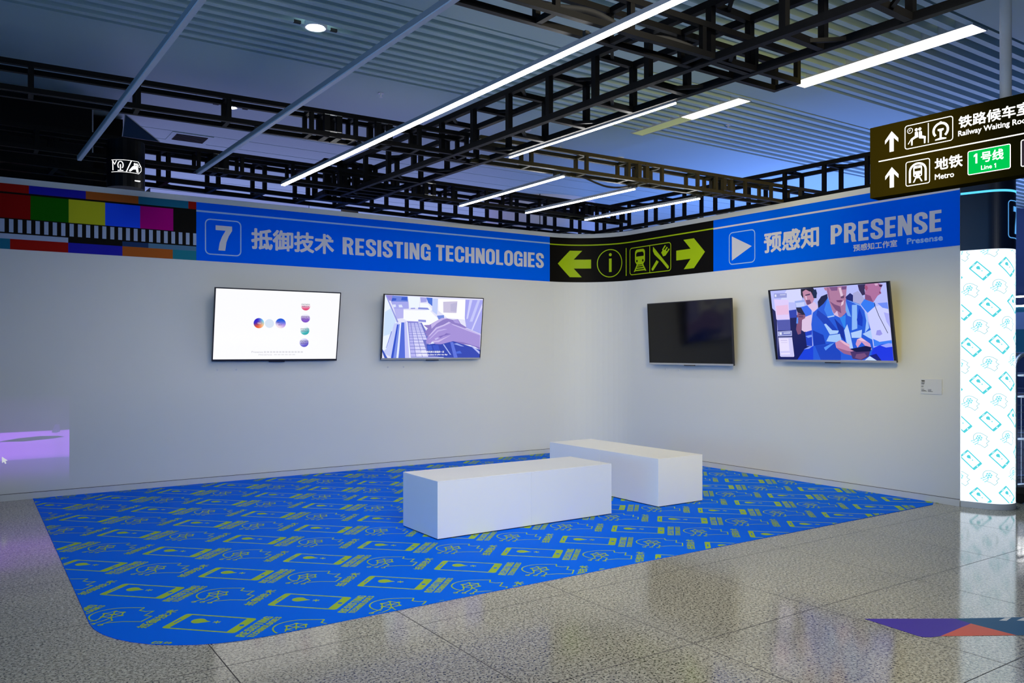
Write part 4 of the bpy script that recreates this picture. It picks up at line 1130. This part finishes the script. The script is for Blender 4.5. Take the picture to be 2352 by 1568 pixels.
on2.build('line_panel_number', M['signlit'], gp, fmap=smap, off=.0022)
Sh().text('Line', .801, 2.694, .030, .070, bold=.02).build('line_panel_lettering', M['signlit'], gp, fmap=smap, off=.0022)
Sh().poly(Sh().rr(1.051, 2.672, 1.32, 2.845, .010)).build('route_panel', M['signred'], sg, **sk)
Sh().frame(1.051, 2.672, 1.32, 2.845, .010, .0055).build('route_panel_frame', M['signlit'], sg, fmap=smap, off=.0022)

# ---------------------------------------------------------------- lit column at the end of the right wall
CC, CR = (.257, -5.454), .2
start = Vector((.004, -5.309))
dv = Vector(CC) - start
tl = math.sqrt(dv.length ** 2 - CR ** 2)
ang = math.atan2(dv.y, dv.x) - math.asin(CR / dv.length)
tp = start + Vector((math.cos(ang), math.sin(ang))) * tl
a0 = math.atan2(tp.y - CC[1], tp.x - CC[0])
def colpt(u, o=0):
    if u < tl:
        d = Vector((math.cos(ang), math.sin(ang))); p = start + d * u; n = Vector((d.y, -d.x))
    else:
        a = a0 + (u - tl) / CR
        n = Vector((math.cos(a), math.sin(a))); p = Vector(CC) + n * CR
    return p + n * o
UC = tl + CR * R_(215)
def colribbon(z0, z1, o=0, cap=True):
    us = [0, tl * .5] + [tl + CR * R_(a) for a in range(0, 216, 4)]
    p = [colpt(u, o) for u in us]
    return MB().prism([(q.x, q.y) for q in p], z0, z1)
co = thing('lit_column', 'glowing white rounded column with turquoise phones and heads under a navy band', 'column')
colribbon(0, .055, .004).build('skirting', M['skirt'], co)
colribbon(.055, 2.385).build('lit_fabric', M['collit'], co)
colribbon(2.385, 3.13, .003).build('navy_band', M['coldark'], co)
colribbon(2.905, 2.925, .006).build('light_ring', M['colring'], co)
colribbon(3.13, 3.16, -.01).build('cap', M['coldark'], co)
cmap = lambda u, v, o: (colpt(u, o).x, colpt(u, o).y, v)
ph = Sh(); ln = Sh(); ph.lay = ln.lay = 1.5e-5
SC = .41
# anchor: centre of one phone
U0, V0 = .160, 2.19
for i in range(-3, 6):
    for j in range(-9, 9):
        ox, oy = (i * A_[0] + j * B_[0]) * SC, (i * A_[1] + j * B_[1]) * SC
        cu, cv_ = U0 + ox, V0 + oy
        if not (-.2 < cu < UC + .2 and -.1 < cv_ < 2.6): continue
        ph.n = ln.n = 0
        q = math.sqrt(.5) * SC
        ph.T = lambda u, v: (cu + u * q - v * q, cv_ + u * q + v * q)
        icon_phone(ph, .024); icon_phone_marks(ph)
        ln.T = ph.T = lambda u, v: (cu + (u - FC[0]) * SC, cv_ + (v - FC[1]) * SC)
        icon_head(ln, .013); icon_brain(ph, .011)
ph.T = ln.T = lambda u, v: (u, v)
cclip = [((.004, 0), (-1, 0)), ((UC - .02, 0), (1, 0)), ((0, .062), (0, -1)), ((0, 2.38), (0, 1))]
def clip_then(sh, name, m):
    bm = bmesh.new()
    vs = [bm.verts.new(p) for p in sh.v]
    for f in sh.f:
        try: bm.faces.new([vs[i] for i in f])
        except ValueError: pass
    for c_, n_ in cclip: bmesh.ops.bisect_plane(bm, geom=bm.verts[:] + bm.edges[:] + bm.faces[:], plane_co=c_ + (0,), plane_no=n_ + (0,), dist=1e-6, clear_outer=True)
    bm.verts.index_update()
    sh.v = [tuple(x.co) for x in bm.verts]; sh.f = [tuple(x.index for x in f.verts) for f in bm.faces]
    bm.free()
    return sh.build(name, m, co, cmap, off=.002, step=.02)
clip_then(ph, 'phone_print', M['colprint'])
clip_then(ln, 'head_print', M['colprint2'])
un = tl + CR * R_(52)
n7 = Sh().frame(un, 2.485, un + .26, 2.825, .03, .008)
n7.build('number_frame', M['colnum'], co, cmap, off=.0055, step=.02)
s = Sh(); caps(s, '7', un + .065, 2.525, .25, .14); s.build('number', M['colnum'], co, cmap, off=.0055, step=.02)

# ---------------------------------------------------------------- floor arrow sticker
st = thing('floor_arrow_sticker', 'purple, coral and teal arrow sticker on the granite floor at right', 'floor sticker')
fk = dict(fmap=floormap, off=.0012)
p1_, p2_, p3_, p4_, p5_ = (-3.662, -6.662), (-3.255, -6.932), (-3.262, -7.024), (-3.587, -7.035), (-3.679, -6.973)
Sh().poly([p1_, p5_, (-3.672, -6.995), (-3.640, -7.018), p4_, p3_, p2_]).build('purple_part', M['purple'], st, **fk)
Sh().poly([p3_, p4_, (-3.252, -7.246)]).build('coral_part', M['coral'], st, **fk)
Sh().poly([p2_, p3_, (-3.252, -7.246), (-2.95, -7.44), (-2.70, -7.30), (-2.82, -7.19)]).build('teal_part', M['teal'], st, **fk)
for d in (0, .095, .19):
    Sh().poly([(-3.012 + d * .83, -7.075 - d * .56 - .008), (-2.985 + d * .83, -7.10 - d * .56), (-3.06 + d * .83, -7.10 - d * .56 - .01), (-3.09 + d * .83, -7.075 - d * .56 - .01)]).build('pale_stripe', M['palest'], st, fmap=floormap, off=.0018)

# ---------------------------------------------------------------- projected picture at the left edge of the wall, light painted in as emission
pj = thing('projected_image', 'purple projected picture low on the left wall with a white cursor', 'projection')
m, nt, b = new_mat('projection_emission')
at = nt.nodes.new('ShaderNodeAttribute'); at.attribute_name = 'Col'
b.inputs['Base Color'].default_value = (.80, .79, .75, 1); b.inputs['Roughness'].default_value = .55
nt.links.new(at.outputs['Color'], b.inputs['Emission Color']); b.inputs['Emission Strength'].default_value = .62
pg = Sh(); pg.lay = 2e-5
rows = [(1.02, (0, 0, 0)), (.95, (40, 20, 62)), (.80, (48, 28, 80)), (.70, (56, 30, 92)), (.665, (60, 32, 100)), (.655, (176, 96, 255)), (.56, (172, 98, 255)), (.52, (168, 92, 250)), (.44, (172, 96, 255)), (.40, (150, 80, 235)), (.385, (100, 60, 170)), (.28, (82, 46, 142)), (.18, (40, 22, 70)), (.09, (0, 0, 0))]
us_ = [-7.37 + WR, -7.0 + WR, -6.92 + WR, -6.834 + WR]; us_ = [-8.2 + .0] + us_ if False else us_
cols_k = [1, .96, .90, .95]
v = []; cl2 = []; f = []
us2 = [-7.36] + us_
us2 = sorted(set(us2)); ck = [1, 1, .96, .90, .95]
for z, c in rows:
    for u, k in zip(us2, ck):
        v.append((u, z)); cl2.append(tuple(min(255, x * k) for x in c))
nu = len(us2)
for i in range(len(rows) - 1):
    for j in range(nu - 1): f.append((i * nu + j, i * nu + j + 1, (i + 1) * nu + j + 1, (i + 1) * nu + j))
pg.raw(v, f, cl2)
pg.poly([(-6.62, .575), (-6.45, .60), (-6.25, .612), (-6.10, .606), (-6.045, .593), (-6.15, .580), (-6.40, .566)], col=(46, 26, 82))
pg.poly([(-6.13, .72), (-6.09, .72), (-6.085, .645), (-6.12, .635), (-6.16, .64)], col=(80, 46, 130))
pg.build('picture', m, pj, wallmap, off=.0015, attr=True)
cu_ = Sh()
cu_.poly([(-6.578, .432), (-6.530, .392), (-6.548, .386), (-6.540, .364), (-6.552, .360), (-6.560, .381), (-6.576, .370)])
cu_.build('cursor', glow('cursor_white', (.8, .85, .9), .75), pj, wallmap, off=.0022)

# ---------------------------------------------------------------- beyond the walls
dr = thing('round_column', 'large pale lilac round column seen through the trusses beyond the corner', 'column', (1.25, 3.05, 0))
MB().tube([(0, 0, 0), (0, 0, ZC)], 1.02, 64).build('shaft', M['drum'], dr, smooth=False)
MB().bar((-.62, -.815, 0), (-.62, -.815, ZC), .012).build('cladding_joint', M['gap'], dr)

bx = thing('black_display_box', 'huge black display box rising behind the colour-bar banner', 'display box', (-6.56, .5, 2.2))
MB().box(-4.5, 0, 0, .9, 0, 1.90).build('casing', M['blackgloss'], bx)
MB().box(.005, .40, .75, 1.1, 0, 1.98).build('side_return', M['black'], bx)
MB().box(-4.5, 0, -.006, 0, 1.885, 1.90).box(-.012, 0, -.006, 0, 1.35, 1.90).build('edge_trim', M['ledbody'], bx)
q0 = Vector((-6.56, .5, 2.2))
q1, q2, q3 = Vector((-6.255, .46, 4.04)) - q0, Vector((-5.90, .46, 3.785)) - q0, Vector((-6.285, .44, 3.785)) - q0
nn = (q2 - q1).cross(q3 - q1).normalized() * .02
g1 = MB()
g1.v += [q1, q2, q3, q1 + nn, q2 + nn, q3 + nn]; g1.f += [(0, 1, 2), (5, 4, 3), (0, 3, 4, 1), (1, 4, 5, 2), (2, 5, 3, 0)]
gl = g1.build('tilted_glass', M['glasspanel'], bx)
MB().bar(q1, q2, .010).bar(q1, q3, .008).build('glass_edge', M['alu'], gl)
ds = thing('curved_panel', 'black curved panel with a painted glowing reflection of the waiting-room sign at upper left', 'curved panel', (-6.555, -1.60, 2.84))  # sign mirrored in a black surface, painted on as emissive shapes
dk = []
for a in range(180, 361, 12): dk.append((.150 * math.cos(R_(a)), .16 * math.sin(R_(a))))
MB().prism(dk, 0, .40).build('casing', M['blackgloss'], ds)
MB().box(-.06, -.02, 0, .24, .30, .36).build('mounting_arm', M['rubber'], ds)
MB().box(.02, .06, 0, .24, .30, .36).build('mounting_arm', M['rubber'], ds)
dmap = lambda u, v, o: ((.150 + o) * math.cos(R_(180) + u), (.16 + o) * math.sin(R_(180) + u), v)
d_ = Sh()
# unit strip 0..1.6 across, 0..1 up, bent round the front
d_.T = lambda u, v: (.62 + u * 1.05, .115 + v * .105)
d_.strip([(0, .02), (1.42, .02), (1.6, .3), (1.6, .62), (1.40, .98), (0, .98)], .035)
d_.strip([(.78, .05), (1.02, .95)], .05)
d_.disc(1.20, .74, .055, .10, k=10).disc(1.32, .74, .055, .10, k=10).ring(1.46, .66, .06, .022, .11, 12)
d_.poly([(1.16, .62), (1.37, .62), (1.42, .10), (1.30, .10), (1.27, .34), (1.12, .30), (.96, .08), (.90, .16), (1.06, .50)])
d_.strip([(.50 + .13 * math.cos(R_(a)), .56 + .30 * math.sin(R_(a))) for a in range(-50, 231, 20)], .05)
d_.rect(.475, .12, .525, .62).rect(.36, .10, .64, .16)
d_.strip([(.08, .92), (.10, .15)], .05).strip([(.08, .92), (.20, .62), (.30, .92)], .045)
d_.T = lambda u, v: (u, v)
d_.build('painted_reflection', M['signlit'], ds, dmap, off=.003, step=.05)
MB().box(.03, .09, -.152, -.140, .05, .058).build('glowing_bar', M['signlit'], ds)  # thin emissive bar on the panel front

# shop front far behind the lit column
sf = thing('shop_poster', 'teal shop poster far behind the lit column', 'poster', (9.19, -2.2, 1.35), (0, 0, -PI / 2))
MB().box(-1.2, .9, -.03, 0, 0, .95).build('board', pbr('poster_teal', (.03, .26, .28), .5), sf)
MB().box(-1.1, .8, -.034, -.03, .52, .85).build('pale_panel', pbr('poster_pale', (.45, .52, .62), .5), sf)
for z, l in ((2.50, 'upper thin white light line on the far shop front'), (2.32, 'lower thin white light line on the far shop front')):
    t = thing('shop_light', l, 'lamp', (9.19, -2.2, z), (0, 0, -PI / 2), 'light lines on the shop front')
    MB().box(-2.2, 2.0, -.03, 0, -.02, .02).build('housing', M['ledbody'], t)
    MB().box(-2.2, 2.0, -.034, -.03, -.014, .014).build('lit_diffuser', M['down'], t)
rs = thing('shop_counter', 'low red-striped shop counter far behind the lit column', 'counter', (8.9, -2.2, 0), (0, 0, -PI / 2))
MB().box(-2.2, 2, -.3, .25, 0, .75).build('body', M['farwall'], rs)
MB().box(-2.2, 2, -.31, -.3, .58, .68).build('red_stripe', pbr('counter_red', (.45, .03, .05), .5), rs)

# steel cart beside the column
ca = thing('luggage_cart', 'tubular steel luggage cart parked right of the lit column', 'cart', (.535, -5.545, 0), (0, 0, -R_(34)))
r = .019
def arch(y):
    p = [(0, y, .16), (0, y, 1.30)] + [(.10 - .10 * math.cos(R_(a)), y, 1.30 + .12 * math.sin(R_(a))) for a in range(15, 91, 15)] + [(.80 + .10 * math.sin(R_(a)), y, 1.30 + .12 * math.cos(R_(a))) for a in range(0, 91, 15)] + [(.90, y, .16)]
    return MB().tube(p, r, 10)
for y in (0, .5): arch(y).build('side_frame', M['cartmetal'], ca, smooth=True)
for z in (.19, .62, 1.02, 1.22):
    m = MB()
    for y in (0, .5): m.tube([(0, y, z), (.9, y, z)], .012, 8)
    for x in (0, .9): m.tube([(x, 0, z), (x, .5, z)], .012, 8)
    m.build('rail', M['cartmetal'], ca, smooth=True)
m = MB()
for i in range(1, 12): m.tube([(.015, .01, .19 + i * .068), (.885, .01, .19 + i * .068)], .003, 5)
for i in range(1, 14): m.tube([(.9 * i / 14, .01, .19), (.9 * i / 14, .01, 1.02)], .003, 5)
m.build('wire_panel', M['cartmetal'], ca)
MB().box(-.02, .92, -.02, .52, .10, .165).build('base_tray', M['rubber'], ca, bevel=.008)
for x in (.08, .82):
    for y in (.06, .44): MB().tube([(x, y - .018, .05), (x, y + .018, .05)], .05, 16).bar((x, y, .05), (x, y, .10), .03).build('castor', M['rubber'], ca)

# pale fascia of the next exhibit, seen just over the wall top
lf = thing('lit_fascia', 'glowing lilac fascia just visible over the left wall top', 'light box', (-6.02, .62, 2.6))
MB().box(.04, 1.90, 0, .25, -2.6, .69).build('casing', M['backwall'], lf)
for i in range(4): MB().box(.05, 1.89, -.006, 0, .52 + i * .042, .557 + i * .042).build('lit_strip', glow('fascia_lilac', (.36, .44, 1.0), .55) if i == 0 else bpy.data.materials['fascia_lilac'], lf)
